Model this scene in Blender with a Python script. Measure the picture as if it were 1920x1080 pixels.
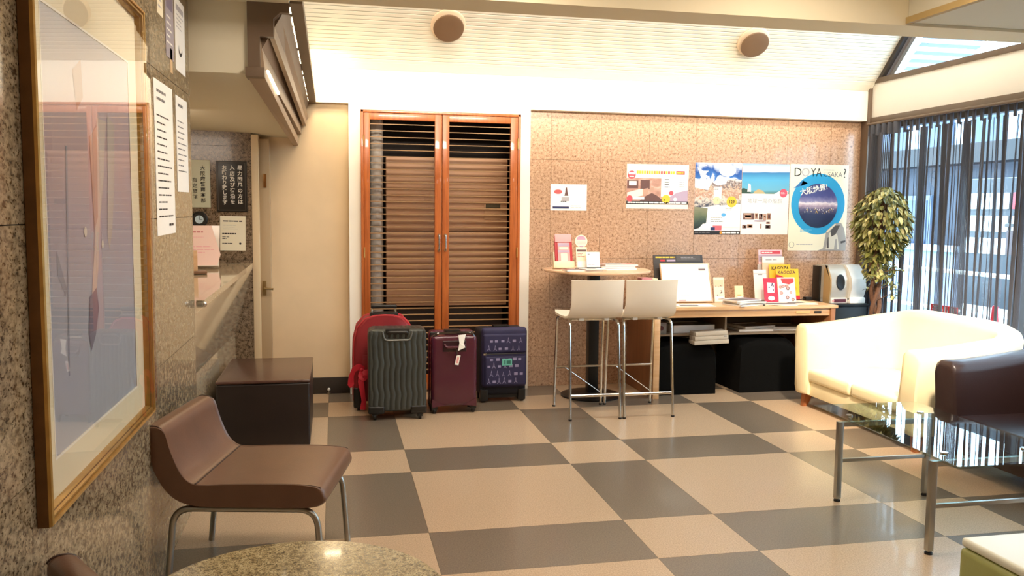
import bpy, bmesh, math, random
from mathutils import Matrix, Vector
random.seed(7)
S = bpy.context.scene
for o in list(bpy.data.objects): bpy.data.objects.remove(o)
COL = S.collection
PI = math.pi

# ------------------------------------------------------------------ camera, sky, light, exposure
def camera():
    cd = bpy.data.cameras.new('camera'); co = bpy.data.objects.new('camera', cd); COL.objects.link(co)
    yaw, pit, rol = .2054, .0885, .0098
    f = Vector((math.sin(yaw)*math.cos(pit), math.cos(yaw)*math.cos(pit), -math.sin(pit)))
    r = Vector((math.cos(yaw), -math.sin(yaw), 0)); u = r.cross(f)
    r2 = math.cos(rol)*r + math.sin(rol)*u; u2 = -math.sin(rol)*r + math.cos(rol)*u
    M = Matrix((r2, u2, -f)).transposed().to_4x4(); M.translation = (.0503, -5.919, 1.4173)
    co.matrix_world = M
    cd.sensor_width = 36; cd.lens = 1602.9/1920*36; cd.clip_start = .02; cd.clip_end = 200
    S.camera = co
camera()
S.view_settings.view_transform = 'Standard'; S.view_settings.look = 'None'
S.view_settings.gamma = 1; S.view_settings.use_curve_mapping = False
S.view_settings.exposure = 0.0
W = bpy.data.worlds.new('overcast sky'); S.world = W; W.use_nodes = True
bg = W.node_tree.nodes['Background']; bg.inputs[0].default_value = (.55, .77, 1, 1); bg.inputs[1].default_value = 12
WARM = (1.0, .85, .70)
def area(name, loc, tgt, sx, sy, power, col=WARM, spread=0):
    l = bpy.data.lights.new(name, 'AREA'); l.shape = 'RECTANGLE'; l.size = sx; l.size_y = sy
    l.energy = power; l.color = col
    if spread: l.spread = math.radians(spread)
    o = bpy.data.objects.new(name, l); COL.objects.link(o); o.location = loc
    d = Vector(tgt)-Vector(loc); o.rotation_euler = d.to_track_quat('-Z', 'Y').to_euler()
    return o
# fluorescent cove on top of the ceiling beam, washing the sloped ceiling and the back wall
area('cove_light', (2.25, -1.50, 2.55), (2.25, .72, 2.30), 4.3, .10, 11, (1, .89, .72), 30)
area('upper_wash_light', (2.25, -1.45, 3.75), (2.25, .75, 1.6), 4.2, .2, 60, (1, .86, .71), 110)  # unseen strip added high up so the granite is lit steeply from above
# recessed downlights of the front ceiling
for i, (x, y, p) in enumerate([(1.0, -5.3, 10), (2.4, -4.9, 15), (.55, -2.55, 30), (2.2, -2.6, 18), (3.8, -4.2, 12)]):
    area('downlight', (x, y, 2.66 if x < 2.9 else 2.39), (x, y, 0), .5, .5, p)
area('sofa_downlight', (2.55, -3.1, 2.66), (3.9, -.85, .5), .25, .25, 27, WARM, 42)  # unseen spot added only to brighten the sofa
area('niche_downlight', (.02, .45, 2.55), (0, .70, 1.6), .12, .12, 5, (1, .78, .5))
area('reception_light', (-1.05, -.5, 1.97), (-1.0, .3, .9), .5, .5, 5)

# ------------------------------------------------------------------ material helpers
def lin(h):
    if isinstance(h, str):
        h = h.lstrip('#'); c = [int(h[i:i+2], 16)/255 for i in (0, 2, 4)]
        return tuple((v/12.92 if v <= .04045 else ((v+.055)/1.055)**2.4) for v in c)+(1,)
    return tuple(h)+(1,) if len(h) == 3 else tuple(h)
def pbsdf(m): return m.node_tree.nodes['Principled BSDF']
_mats = {}
def mat(name, col, rough=.5, metal=0, coat=0, emit=None, es=1, var=0, vscale=8, bump=0, bscale=60, spec=None, stretch=None):
    if name in _mats: return _mats[name]
    m = bpy.data.materials.new(name); m.use_nodes = True; _mats[name] = m
    b = pbsdf(m); N = m.node_tree.nodes; L = m.node_tree.links
    c = lin(col)
    b.inputs['Base Color'].default_value = c; b.inputs['Roughness'].default_value = rough
    b.inputs['Metallic'].default_value = metal; b.inputs['Coat Weight'].default_value = coat
    b.inputs['Coat Roughness'].default_value = .08
    if spec is not None: b.inputs['Specular IOR Level'].default_value = spec
    if emit: b.inputs['Emission Color'].default_value = lin(emit); b.inputs['Emission Strength'].default_value = es
    if var or bump:
        tc = N.new('ShaderNodeTexCoord'); mp = N.new('ShaderNodeMapping'); L.new(tc.outputs['Object'], mp.inputs[0])
        if stretch: mp.inputs['Scale'].default_value = stretch
    if var:
        n = N.new('ShaderNodeTexNoise'); n.inputs['Scale'].default_value = vscale; n.inputs['Detail'].default_value = 5
        L.new(mp.outputs[0], n.inputs['Vector'])
        r = N.new('ShaderNodeValToRGB'); L.new(n.outputs['Fac'], r.inputs[0])
        r.color_ramp.elements[0].position = .3; r.color_ramp.elements[1].position = .7
        r.color_ramp.elements[0].color = tuple(v*(1-var) for v in c[:3])+(1,)
        r.color_ramp.elements[1].color = tuple(min(1, v*(1+var*.7)) for v in c[:3])+(1,)
        L.new(r.outputs[0], b.inputs['Base Color'])
    if bump:
        n2 = N.new('ShaderNodeTexNoise'); n2.inputs['Scale'].default_value = bscale; n2.inputs['Detail'].default_value = 3
        L.new(mp.outputs[0], n2.inputs['Vector'])
        bp = N.new('ShaderNodeBump'); bp.inputs['Strength'].default_value = bump; bp.inputs['Distance'].default_value = .004
        L.new(n2.outputs['Fac'], bp.inputs['Height']); L.new(bp.outputs[0], b.inputs['Normal'])
    return m
def speckle(name, cols, scale, rough, coat=0, blot=None, stretch=(1, 1, 1), fine=3.1):
    """stone / vinyl speckle in world space: ramp over two noises"""
    m = bpy.data.materials.new(name); m.use_nodes = True; _mats[name] = m
    b = pbsdf(m); N = m.node_tree.nodes; L = m.node_tree.links
    g = N.new('ShaderNodeNewGeometry'); mp = N.new('ShaderNodeMapping'); mp.inputs['Scale'].default_value = stretch
    L.new(g.outputs['Position'], mp.inputs[0])
    n = N.new('ShaderNodeTexNoise'); n.inputs['Scale'].default_value = scale; n.inputs['Detail'].default_value = 4
    n.inputs['Roughness'].default_value = .62
    L.new(mp.outputs[0], n.inputs['Vector'])
    r = N.new('ShaderNodeValToRGB'); L.new(n.outputs['Fac'], r.inputs[0])
    e = r.color_ramp.elements
    while len(e) < len(cols): e.new(.5)
    for i, (p, c) in enumerate(cols): e[i].position = p; e[i].color = lin(c)
    out = r.outputs[0]
    if blot:
        v = N.new('ShaderNodeTexNoise'); v.inputs['Scale'].default_value = scale*fine; v.inputs['Detail'].default_value = 2
        L.new(mp.outputs[0], v.inputs['Vector'])
        r2 = N.new('ShaderNodeValToRGB'); L.new(v.outputs['Fac'], r2.inputs[0])
        r2.color_ramp.elements[0].position = blot[0]; r2.color_ramp.elements[0].color = lin(blot[2])
        r2.color_ramp.elements[1].position = blot[1]; r2.color_ramp.elements[1].color = (1, 1, 1, 1)
        mx = N.new('ShaderNodeMix'); mx.data_type = 'RGBA'; mx.blend_type = 'MULTIPLY'; mx.inputs[0].default_value = 1
        L.new(out, mx.inputs[6]); L.new(r2.outputs[0], mx.inputs[7]); out = mx.outputs[2]
    L.new(out, b.inputs['Base Color'])
    b.inputs['Roughness'].default_value = rough; b.inputs['Coat Weight'].default_value = coat; b.inputs['Coat Roughness'].default_value = .05
    return m
def wood(name, c1, c2, rough=.4, scale=(2, 30, 30), coat=0):
    m = bpy.data.materials.new(name); m.use_nodes = True; _mats[name] = m
    b = pbsdf(m); N = m.node_tree.nodes; L = m.node_tree.links
    g = N.new('ShaderNodeTexCoord'); mp = N.new('ShaderNodeMapping'); mp.inputs['Scale'].default_value = scale
    L.new(g.outputs['Object'], mp.inputs[0])
    n = N.new('ShaderNodeTexNoise'); n.inputs['Scale'].default_value = 1.5; n.inputs['Detail'].default_value = 6; n.inputs['Distortion'].default_value = .6
    L.new(mp.outputs[0], n.inputs['Vector'])
    r = N.new('ShaderNodeValToRGB'); L.new(n.outputs['Fac'], r.inputs[0])
    r.color_ramp.elements[0].position = .32; r.color_ramp.elements[0].color = lin(c1)
    r.color_ramp.elements[1].position = .68; r.color_ramp.elements[1].color = lin(c2)
    L.new(r.outputs[0], b.inputs['Base Color']); b.inputs['Roughness'].default_value = rough; b.inputs['Coat Weight'].default_value = coat
    return m
def glass(name, tint=(1, 1, 1), ior=1.5, extra=0):
    """thin pane: Fresnel mix of a clear see-through and a mirror"""
    m = bpy.data.materials.new(name); m.use_nodes = True; _mats[name] = m
    N = m.node_tree.nodes; L = m.node_tree.links; N.remove(N['Principled BSDF'])
    t = N.new('ShaderNodeBsdfTransparent'); t.inputs[0].default_value = lin(tint)
    g = N.new('ShaderNodeBsdfGlossy'); g.inputs['Roughness'].default_value = .015
    fr = N.new('ShaderNodeFresnel'); fr.inputs[0].default_value = ior
    ge = N.new('ShaderNodeNewGeometry'); ib = N.new('ShaderNodeMath'); ib.operation = 'SUBTRACT'; ib.inputs[0].default_value = 1; L.new(ge.outputs['Backfacing'], ib.inputs[1])
    mu = N.new('ShaderNodeMath'); mu.operation = 'MULTIPLY'; L.new(fr.outputs[0], mu.inputs[0]); L.new(ib.outputs[0], mu.inputs[1])   # the far side of the pane adds no second mirror
    mx = N.new('ShaderNodeMixShader'); L.new(mu.outputs[0], mx.inputs[0])
    L.new(t.outputs[0], mx.inputs[1]); L.new(g.outputs[0], mx.inputs[2]); L.new(mx.outputs[0], N['Material Output'].inputs[0])
    return m
def photo(name, stops, scale=6, detail=5, dist=1.0, axis='Z', mixw=.35, rough=.35):
    """printed photograph: colour bands along the sheet height broken by noise"""
    m = bpy.data.materials.new(name); m.use_nodes = True; _mats[name] = m
    b = pbsdf(m); N = m.node_tree.nodes; L = m.node_tree.links
    tc = N.new('ShaderNodeTexCoord'); sp = N.new('ShaderNodeSeparateXYZ'); L.new(tc.outputs['Generated'], sp.inputs[0])
    n = N.new('ShaderNodeTexNoise'); n.inputs['Scale'].default_value = scale; n.inputs['Detail'].default_value = detail; n.inputs['Distortion'].default_value = dist
    L.new(tc.outputs['Object'], n.inputs['Vector'])
    ma = N.new('ShaderNodeMath'); ma.operation = 'MULTIPLY_ADD'; L.new(n.outputs['Fac'], ma.inputs[0]); ma.inputs[1].default_value = mixw*2; 
    ad = N.new('ShaderNodeMath'); ad.operation = 'SUBTRACT'; L.new(sp.outputs[axis], ad.inputs[0]); ad.inputs[1].default_value = mixw
    L.new(ad.outputs[0], ma.inputs[2])
    r = N.new('ShaderNodeValToRGB'); L.new(ma.outputs[0], r.inputs[0]); e = r.color_ramp.elements
    while len(e) < len(stops): e.new(.5)
    for i, (p, c) in enumerate(stops): e[i].position = p; e[i].color = lin(c)
    L.new(r.outputs[0], b.inputs['Base Color']); b.inputs['Roughness'].default_value = rough
    return m

# ------------------------------------------------------------------ mesh helpers
def rot(ax, deg): return Matrix.Rotation(math.radians(deg), 4, ax)
class B:
    def __init__(s): s.bm = bmesh.new(); s.mi = 0
    def _fin(s, fs):
        for f in fs: f.material_index = s.mi
    def box(s, lo, hi, bev=0, seg=2, R=None):
        lo, hi = Vector(lo), Vector(hi); c = (lo+hi)/2; h = (hi-lo)/2
        vs = [Vector((x*h.x, y*h.y, z*h.z)) for x in (-1, 1) for y in (-1, 1) for z in (-1, 1)]
        if R: vs = [R.to_3x3() @ v for v in vs]
        bv = [s.bm.verts.new(v+c) for v in vs]
        fs = [s.bm.faces.new([bv[i] for i in q]) for q in ((0, 1, 3, 2), (4, 6, 7, 5), (0, 4, 5, 1), (2, 3, 7, 6), (0, 2, 6, 4), (1, 5, 7, 3))]
        s._fin(fs)
        if bev:
            es = list({e for f in fs for e in f.edges})
            r = bmesh.ops.bevel(s.bm, geom=es, offset=bev, segments=seg, profile=.6, affect='EDGES', clamp_overlap=True)
            s._fin(r['faces'])
        return s
    def hexa(s, n, f):
        """two matching rings of 3-D points, capped"""
        return s.loft([n, f], True)
    def loft(s, rings, caps=True, close=True, flip=False):
        V = [[s.bm.verts.new(Vector(p)) for p in r] for r in rings]; n = len(V[0]); fs = []
        for a, b in zip(V, V[1:]):
            for i in range(n if close else n-1):
                j = (i+1) % n
                fs.append(s.bm.faces.new((a[i], a[j], b[j], b[i])))
        if caps and close:
            fs.append(s.bm.faces.new(V[0][::-1])); fs.append(s.bm.faces.new(V[-1]))
        s._fin(fs); return s
    def prism(s, poly, vec):
        v = Vector(vec); return s.loft([[Vector(p) for p in poly], [Vector(p)+v for p in poly]])
    def cyl(s, p0, p1, r, n=16, r1=None, caps=True):
        p0, p1 = Vector(p0), Vector(p1); d = (p1-p0).normalized(); a = d.orthogonal().normalized(); b = d.cross(a)
        r1 = r if r1 is None else r1
        ring = lambda c, q: [c+q*(math.cos(2*PI*i/n)*a+math.sin(2*PI*i/n)*b) for i in range(n)]
        return s.loft([ring(p0, r), ring(p1, r1)], caps)
    def tube(s, pts, r, n=10, caps=True):
        pts = [Vector(p) for p in pts]; rings = []; a = None
        for i, p in enumerate(pts):
            t = ((pts[i+1]-p).normalized() if i < len(pts)-1 else Vector())+((p-pts[i-1]).normalized() if i else Vector()); t.normalize()
            if a is None: a = t.orthogonal().normalized()
            else: a = (a-t*a.dot(t)).normalized()
            b = t.cross(a); q = r[i] if isinstance(r, (list, tuple)) else r
            rings.append([p+q*(math.cos(2*PI*k/n)*a+math.sin(2*PI*k/n)*b) for k in range(n)])
        return s.loft(rings, caps)
    def lathe(s, prof, c, n=32, axis=None):
        c = Vector(c); R = axis or Matrix.Identity(4)
        rings = [[c+R.to_3x3() @ Vector((r*math.cos(2*PI*k/n), r*math.sin(2*PI*k/n), z)) for k in range(n)] for r, z in prof]
        return s.loft(rings, True)
    def sphere(s, c, r, n=10):
        c = Vector(c); rings = []
        for i in range(1, n):
            t = PI*i/n; rings.append([c+Vector((r*math.sin(t)*math.cos(2*PI*k/(2*n)), r*math.sin(t)*math.sin(2*PI*k/(2*n)), r*math.cos(t))) for k in range(2*n)])
        return s.loft(rings[::-1], True)
    def quad(s, a, b, c, d):
        f = s.bm.faces.new([s.bm.verts.new(Vector(p)) for p in (a, b, c, d)]); s._fin([f]); return s
    def poly(s, pts):
        f = s.bm.faces.new([s.bm.verts.new(Vector(p)) for p in pts]); s._fin([f]); return s
    # flat print in sheet coordinates (x right, y up, z out), layer k
    def R_(s, x0, y0, x1, y1, k=1, m=None):
        if m is not None: s.mi = m
        z = .0004+.00035*k; return s.quad((x0, y0, z), (x1, y0, z), (x1, y1, z), (x0, y1, z))
    def D_(s, x, y, r, k=1, m=None, r2=None, n=28):
        if m is not None: s.mi = m
        z = .0004+.00035*k; return s.poly([(x+r*math.cos(2*PI*i/n), y+(r2 or r)*math.sin(2*PI*i/n), z) for i in range(n)])
    def P_(s, pts, k=1, m=None):
        if m is not None: s.mi = m
        z = .0004+.00035*k; return s.poly([(x, y, z) for x, y in pts])
    def lines(s, x0, y0, x1, y1, n, h=.45, k=1, m=None, seed=1, words=True):
        """rows of printed text drawn as short dashes"""
        if m is not None: s.mi = m
        rr = random.Random(seed); dy = (y1-y0)/n
        for i in range(n):
            y = y1-(i+.5)*dy; x = x0; xe = x0+(x1-x0)*(rr.uniform(.55, 1) if words else 1)
            while x < xe:
                w = min(rr.uniform(.6, 2.2)*dy*1.2, xe-x)
                s.R_(x, y-dy*h/2, x+w*.86, y+dy*h/2, k); x += w
        return s
    def build(s, name, m, parent=None, local=False, smooth=35, M=None, recenter=True):
        if M is not None: s.bm.transform(M)
        bmesh.ops.recalc_face_normals(s.bm, faces=s.bm.faces) if smooth is not None else None
        me = bpy.data.meshes.new(name)
        o = bpy.data.objects.new(name, me); COL.objects.link(o)
        if parent is not None:
            root = parent; Mw = parent.matrix_basis.copy(); q = parent.parent
            while q is not None: Mw = q.matrix_basis @ Mw; q = q.parent
            if not local: s.bm.transform(Mw.inverted())
            o.parent = parent
        elif recenter:
            xs = [v.co for v in s.bm.verts]
            lo = Vector([min(c[i] for c in xs) for i in range(3)]); hi = Vector([max(c[i] for c in xs) for i in range(3)])
            c = Vector(((lo.x+hi.x)/2, (lo.y+hi.y)/2, lo.z)); s.bm.transform(Matrix.Translation(-c)); o.location = c
        s.bm.to_mesh(me); s.bm.free()
        for x in (m if isinstance(m, (list, tuple)) else [m]): me.materials.append(x)
        if name in ('print', 'tower_print', 'brushwork', 'branches'): o['kind'] = 'stuff'
        if smooth:
            me.polygons.foreach_set('use_smooth', [True]*len(me.polygons)); me.set_sharp_from_angle(angle=math.radians(smooth))
        return o
def tag(o, label, cat, group=None, kind=None):
    o['label'] = label; o['category'] = cat
    if group: o['group'] = group
    if kind: o['kind'] = kind
    return o
def struct(o, label=None):
    o['kind'] = 'structure'
    if label: o['label'] = label
    return o
def empty(name, loc, rz=0, label=None, cat=None, group=None, M=None):
    o = bpy.data.objects.new(name, None); COL.objects.link(o); o.empty_display_size = .05
    o.matrix_basis = M if M is not None else Matrix.Translation(Vector(loc)) @ rot('Z', rz)
    if label: tag(o, label, cat, group)
    return o
def clone(o, parent=None):
    c = o.copy(); COL.objects.link(c)
    if parent is not None: c.parent = parent
    for ch in list(o.children): clone(ch, c)
    return c
def inst(o, loc=None, parent=None):
    """one more object on the same mesh"""
    c = o.copy(); COL.objects.link(c)
    if parent is not None: c.parent = parent
    if loc is not None: c.location = loc
    return c
BACK = Matrix(((1, 0, 0), (0, 0, -1), (0, 1, 0))).to_4x4()      # sheet facing -Y
LEFT = Matrix(((0, 0, 1), (1, 0, 0), (0, 1, 0))).to_4x4()       # sheet facing +X
def at(loc, R): return Matrix.Translation(Vector(loc)) @ R
def text(body, size, x, y, m, parent, name='lettering', k=3, align='LEFT', sx=1, rz=0, bold=0, vertical=False):
    """lettering in the sheet coordinates of its parent"""
    cu = bpy.data.curves.new('t', 'FONT'); cu.body = '\n'.join(body) if vertical else body
    cu.size = size; cu.align_x = align; cu.resolution_u = 2; cu.offset = bold
    if vertical: cu.space_line = .92
    ob = bpy.data.objects.new('t', cu); COL.objects.link(ob)
    dg = bpy.context.evaluated_depsgraph_get(); me = bpy.data.meshes.new_from_object(ob.evaluated_get(dg))
    bpy.data.objects.remove(ob); bpy.data.curves.remove(cu)
    me.transform(Matrix.Translation((x, y, .0004+.00035*k)) @ rot('Z', rz) @ Matrix.Diagonal((sx, 1, 1, 1)))
    me.materials.clear(); me.materials.append(m); me.name = name
    o = bpy.data.objects.new(name, me); COL.objects.link(o); o.parent = parent
    return o
def fillet(pts, r, n=5):
    pts = [Vector(p) for p in pts]; out = [pts[0]]
    for a, b, c in zip(pts, pts[1:], pts[2:]):
        u = (a-b); v = (c-b); q = min(r, u.length*.49, v.length*.49); p0 = b+u.normalized()*q; p1 = b+v.normalized()*q
        for i in range(n+1):
            t = i/n; out.append((1-t)**2*p0+2*t*(1-t)*b+t*t*p1)
    out.append(pts[-1]); return out
# ------------------------------------------------------------------ materials
GRAN_L = speckle('grey green granite', [(.30, '#42392d'), (.42, '#84765f'), (.55, '#a29277'), (.72, '#b7a88c')], 78, .16, .22, (.33, .45, '#6b604a'), (1, .42, .65))
GRAN_R = speckle('pink brown granite', [(.31, '#7d5b46'), (.43, '#b89273'), (.58, '#caa484'), (.75, '#d7b698')], 50, .24, .2, (.33, .42, '#85695a'))
GRAN_P = speckle('dark granite', [(.32, '#40352a'), (.45, '#76634e'), (.6, '#8d775f'), (.75, '#9c866c')], 45, .22, .2, (.33, .45, '#6a5a4c'))
GRAN_T = speckle('tabletop granite', [(.32, '#5d5138'), (.43, '#a08f68'), (.56, '#c2b186'), (.75, '#d6c9a2')], 95, .2, .25, (.36, .5, '#7b6a4c'))
TILE_L = speckle('light vinyl tile', [(.3, '#a08a6f'), (.5, '#bfa587'), (.7, '#d2bb9c')], 160, .30, .12, (.3, .42, '#a58d74'))
TILE_D = speckle('dark vinyl tile', [(.3, '#5d5246'), (.5, '#736758'), (.7, '#85796a')], 160, .30, .12, (.3, .42, '#8a8074'))
STONE = speckle('polished counter stone', [(.3, '#b8a384'), (.5, '#c4b091'), (.7, '#cbb899')], 60, .07, .6)
GROUT = mat('joint filler', '#5a4d40', .8)
WHITE = mat('white paint', '#f2ebdc', .6, var=.03, vscale=3)
CREAM = mat('cream wallpaper', '#dcc29c', .7, var=.05, vscale=4, bump=.05, bscale=200)
CEIL = mat('cream ceiling paint', '#ece0c0', .7, var=.02, vscale=3)
SLAT = mat('ceiling board', '#f0e8d4', .6)
SLATBACK = mat('ceiling groove', '#a0977c', .8)
BROWN = mat('brown metal trim', '#6e5b49', .45, var=.08, vscale=6)
TAUPE = mat('taupe painted board', '#a68e74', .5, var=.05, vscale=5)
DKBROWN = mat('dark brown metal', '#3a3029', .4)
BASEB = mat('dark baseboard', '#2f2822', .45)
DOORW = wood('orange door wood', '#9c4f22', '#c06a32', .32, (30, 30, 2.2), .3)
SLATW = wood('louvre wood', '#97744f', '#b08a60', .4, (2, 40, 40))
LWOOD = wood('light desk wood', '#cfa172', '#ddb588', .35, (1.5, 25, 25), .2)
PANELW = wood('desk side wood', '#8d5d3b', '#a26c45', .4, (20, 20, 1.5))
LEGW = wood('sofa leg wood', '#8a4f2a', '#a9683b', .35, (20, 20, 2))
CHROME = mat('chrome tube', '#d2cfc8', .2, 1)
STEEL = mat('brushed steel', '#a9a79f', .32, 1)
GOLD = mat('gilt moulding', '#c29a55', .34, .6, var=.18, vscale=25)
GILTB = mat('brown moulding side', '#6d4a25', .4, .2, var=.2, vscale=20)
BLACK = mat('black plastic', '#171614', .4)
BLKCLOTH = mat('black cloth cover', '#070706', 1, spec=.15, bump=.3, bscale=300)
BLKMET = mat('black metal', '#1b1a19', .35, .5)
RUBBER = mat('rubber', '#121212', .7)
LEATHER_B = mat('brown leather', '#6d4e3b', .34, var=.10, vscale=9, bump=.12, bscale=220, coat=.1)
LEATHER_D = mat('dark brown leather', '#2a1b19', .36, var=.10, vscale=9, bump=.12, bscale=220)
LEATHER_C = mat('cream leather', '#ecdcb0', .42, var=.04, vscale=6, bump=.1, bscale=220)
LEATHER_G = mat('green leather', '#a3a765', .40, var=.05, vscale=6, bump=.1, bscale=220)
LEATHER_P = mat('pale leather top', '#e4e6d6', .38, bump=.08, bscale=220)
SHELLW = mat('white stool shell', '#efe2ce', .35)
TOPCREAM = mat('cream laminate', '#dcb795', .35)
PAPER = mat('white paper', '#f5f2ea', .7)
PAPERW = mat('ivory paper', '#efe5c8', .7)
PINK = mat('pink print', '#e9a7a4', .6)
RED = mat('red print', '#c9272f', .5)
DRED = mat('deep red print', '#9d2027', .5)
YEL = mat('yellow print', '#f0c437', .5)
CREAMY = mat('pale yellow print', '#f3e9a8', .6)
ORANGE = mat('orange print', '#e39a3c', .55)
INK = mat('black ink', '#1c1b1e', .6)
GREYINK = mat('grey ink', '#6f6c6c', .6)
LTINK = mat('light grey ink', '#b3aeae', .6)
BLUE = mat('blue print', '#2f8fcb', .5)
NAVYINK = mat('navy ink', '#29335f', .5)
TEALINK = mat('teal print', '#66b5a5', .55)
LILAC = mat('lilac print', '#b9a3b6', .6)
BRINK = mat('brown print', '#6b4a44', .6)
TANINK = mat('tan print', '#c39b84', .6)
GLASS = glass('window glass', (.97, 1, .99))
GLASST = glass('table glass', (.80, .88, .86), 1.5)
GLASSP = glass('picture acrylic', (.97, .97, .95), 2.1)
SILVER = mat('silver plastic', '#c9c2b4', .3, .35)
SILV2 = mat('light grey plastic', '#dedbd2', .4)

# ------------------------------------------------------------------ setting: floor
fl = struct(B().box((-1.3, -7, -.08), (4.62, 1.3, -.004)).build('floor', GROUT, smooth=None), 'vinyl tiled lobby floor in beige and taupe checks')
cx = [-1.8, -.9-.45, -.45-.45, 0, .45, 1.35, 1.8, 2.7, 3.15, 4.05, 4.5, 5.4]
cx = [-1.35, -.9, 0, .45, 1.35, 1.8, 2.7, 3.15, 4.05, 4.5, 5.4]
cy = [1.35, .45, 0, -.9, -1.35, -2.25, -2.7, -3.6, -4.05, -4.95, -5.4, -6.3, -6.75, -7.6]
for i in range(len(cx)-1):
    for j in range(len(cy)-1):
        x0, x1 = max(cx[i], -1.3), min(cx[i+1], 4.56); y1, y0 = min(cy[j], .80), max(cy[j+1], -7)
        if x1-x0 < .02 or y1-y0 < .02: continue
        g = .0006; dark = (i+j) % 2 == 0
        b = B().box((x0+g, y0+g, -.004), (x1-g, y1-g, 0)); b.build('floor_tile', TILE_D if dark else TILE_L, fl, smooth=None)

# back wall: granite panels
wb = struct(B().box((1.57, .812, 0), (4.7, 1.0, 2.3)).build('wall_back', GROUT, smooth=None), 'pink brown granite back wall with posters')
px = [1.57, 1.762, 2.177, 2.59, 3.0, 3.41, 3.83, 4.24, 4.60]; pz = [.0, .245, .645, 1.045, 1.443, 1.84, 2.235]
for i in range(len(px)-1):
    for j in range(len(pz)-1):
        B().box((px[i]+.001, .80, pz[j]+.001), (px[i+1]-.001, .8125, pz[j+1]-.001)).build('granite_panel', GRAN_R, wb, smooth=None)
struct(B().box((-.10, .72, 2.222), (4.55, 1.0, 2.472)).box((-.45, .724, 2.40), (4.6, 1.0, 2.6)).build('trim_1', WHITE, smooth=None), 'white beam face above the back wall')
struct(B().box((.163, .72, 0), (.252, 1.0, 2.222)).box((1.48, .72, 0), (1.57, 1.0, 2.222)).box((.252, .72, 2.178), (1.48, 1.0, 2.222)).build('trim_2', WHITE, smooth=None), 'white surround of the louvred double door')
# alcove left of the door
struct(B().box((-.50, .78, 0), (.163, 1.0, 2.222)).build('wall_alcove', CREAM, smooth=None), 'cream alcove wall left of the louvred door')
struct(B().box((-.412, .765, 0), (.163, .78, .128), .003).build('baseboard_alcove', BASEB), 'dark baseboard of the cream alcove')
ds = empty('door_stop', (0, .75, 0), 0, 'small metal door stop on the floor by the dark baseboard', 'door stop')
B().cyl((0, .748, 0), (0, .748, .012), .014).cyl((0, .748, .012), (0, .748, .03), .007).build('base', STEEL, ds)
B().sphere((0, .748, .038), .012).build('ball', SILV2, ds)

# louvred double door
d1 = struct(empty('door_1', (.866, .70, 0)), 'double door of orange wood with open horizontal louvres')
B().box((.252, .695, 0), (.274, .78, 2.178), .003).box((1.466, .695, 0), (1.488, .78, 2.178), .003).box((.252, .695, 2.157), (1.488, .78, 2.178), .003).build('door_frame', DOORW, d1)
def leaf(x0, x1, g0, g1, hx):
    l = B().box((x0, .70, .02), (g0, .74, 2.155), .003).box((g1, .70, .02), (x1, .74, 2.155), .003).box((g0, .701, 2.105), (g1, .739, 2.155), .002).box((g0, .701, .02), (g1, .739, .14), .002).build('door_leaf', DOORW, d1)
    z = .175; first = None
    while z < 2.095:
        if first is None:
            first = B().box((g0-.002, .708, z), (g1+.002, .730, z+.0055), R=rot('X', 4)).build('louvre_slat', SLATW, l, smooth=None)
        else: inst(first, (0, 0, z-.175), l)
        z += .0486
    h = B().tube(fillet([(hx, .70, 1.235), (hx, .672, 1.235), (hx, .672, 1.118), (hx, .70, 1.118)], .012), .006, 8).cyl((hx, .70, 1.235), (hx, .69, 1.235), .011).cyl((hx, .70, 1.118), (hx, .69, 1.118), .011).build('handle', CHROME, l)
    for zz in (1.95, 1.1, .3):
        xx = x0 if hx > (x0+x1)/2 else x1
        B().cyl((xx, .695, zz-.04), (xx, .695, zz+.04), .006, 8).build('hinge', GOLD, l)
leaf(.275, .868, .32, .814, .846); leaf(.872, 1.465, .925, 1.408, .897)
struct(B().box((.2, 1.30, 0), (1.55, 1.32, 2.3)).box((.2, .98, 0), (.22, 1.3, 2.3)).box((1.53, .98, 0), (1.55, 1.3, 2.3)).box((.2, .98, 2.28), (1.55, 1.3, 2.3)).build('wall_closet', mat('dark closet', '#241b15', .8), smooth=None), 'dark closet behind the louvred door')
cab = empty('storage_cabinet', (.95, 1.1, 0), 0, 'tall beige cabinet standing behind the louvred door', 'cabinet')
PB = mat('beige cabinet metal', '#b98f6e', .5)
B().box((.455, .93, .66), (1.43, 1.2, 1.255), .004).build('lower_panel', PB, cab)
B().box((.455, .93, 1.26), (1.43, 1.2, 1.845), .004).build('upper_panel', PB, cab)
B().box((.48, .96, 0), (1.40, 1.2, .66)).build('plinth', mat('dark plinth', '#2e211a', .7), cab)
q = B().box((1.24, .925, 1.355), (1.385, .932, 1.495), .002).build('control_plate', mat('plate', '#b58e6b', .5), cab)
B().box((1.252, .922, 1.44), (1.372, .926, 1.482)).build('display', mat('display', '#4e4634', .3), q)
pc = B().lathe([(.05, 0), (.05, 2.2)], (.385, 1.0, 0), 20); pc.build('pipe_column', mat('pale pipe', '#bfb5aa', .6, var=.12, vscale=20))
tag(bpy.data.objects['pipe_column'], 'pale lagged pipe behind the left louvred leaf', 'pipe')

# left wall granite panels
wl = struct(B().box((-.85, -7, 0), (-.626, -1.58, 2.75)).build('wall_left', GROUT, smooth=None), 'polished grey green granite wall on the left')
ly = [-7, -6.08, -5.18, -4.28, -3.38, -2.48, -1.58]; lz = [0, .24, .81, 1.38, 1.95, 2.52]
for i in range(len(ly)-1):
    for j in range(len(lz)-1):
        B().box((-.627, ly[i]+.001, lz[j]+.0013), (-.614, ly[i+1]-.001, lz[j+1]-.0013)).build('granite_panel', GRAN_L, wl, smooth=None)
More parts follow.
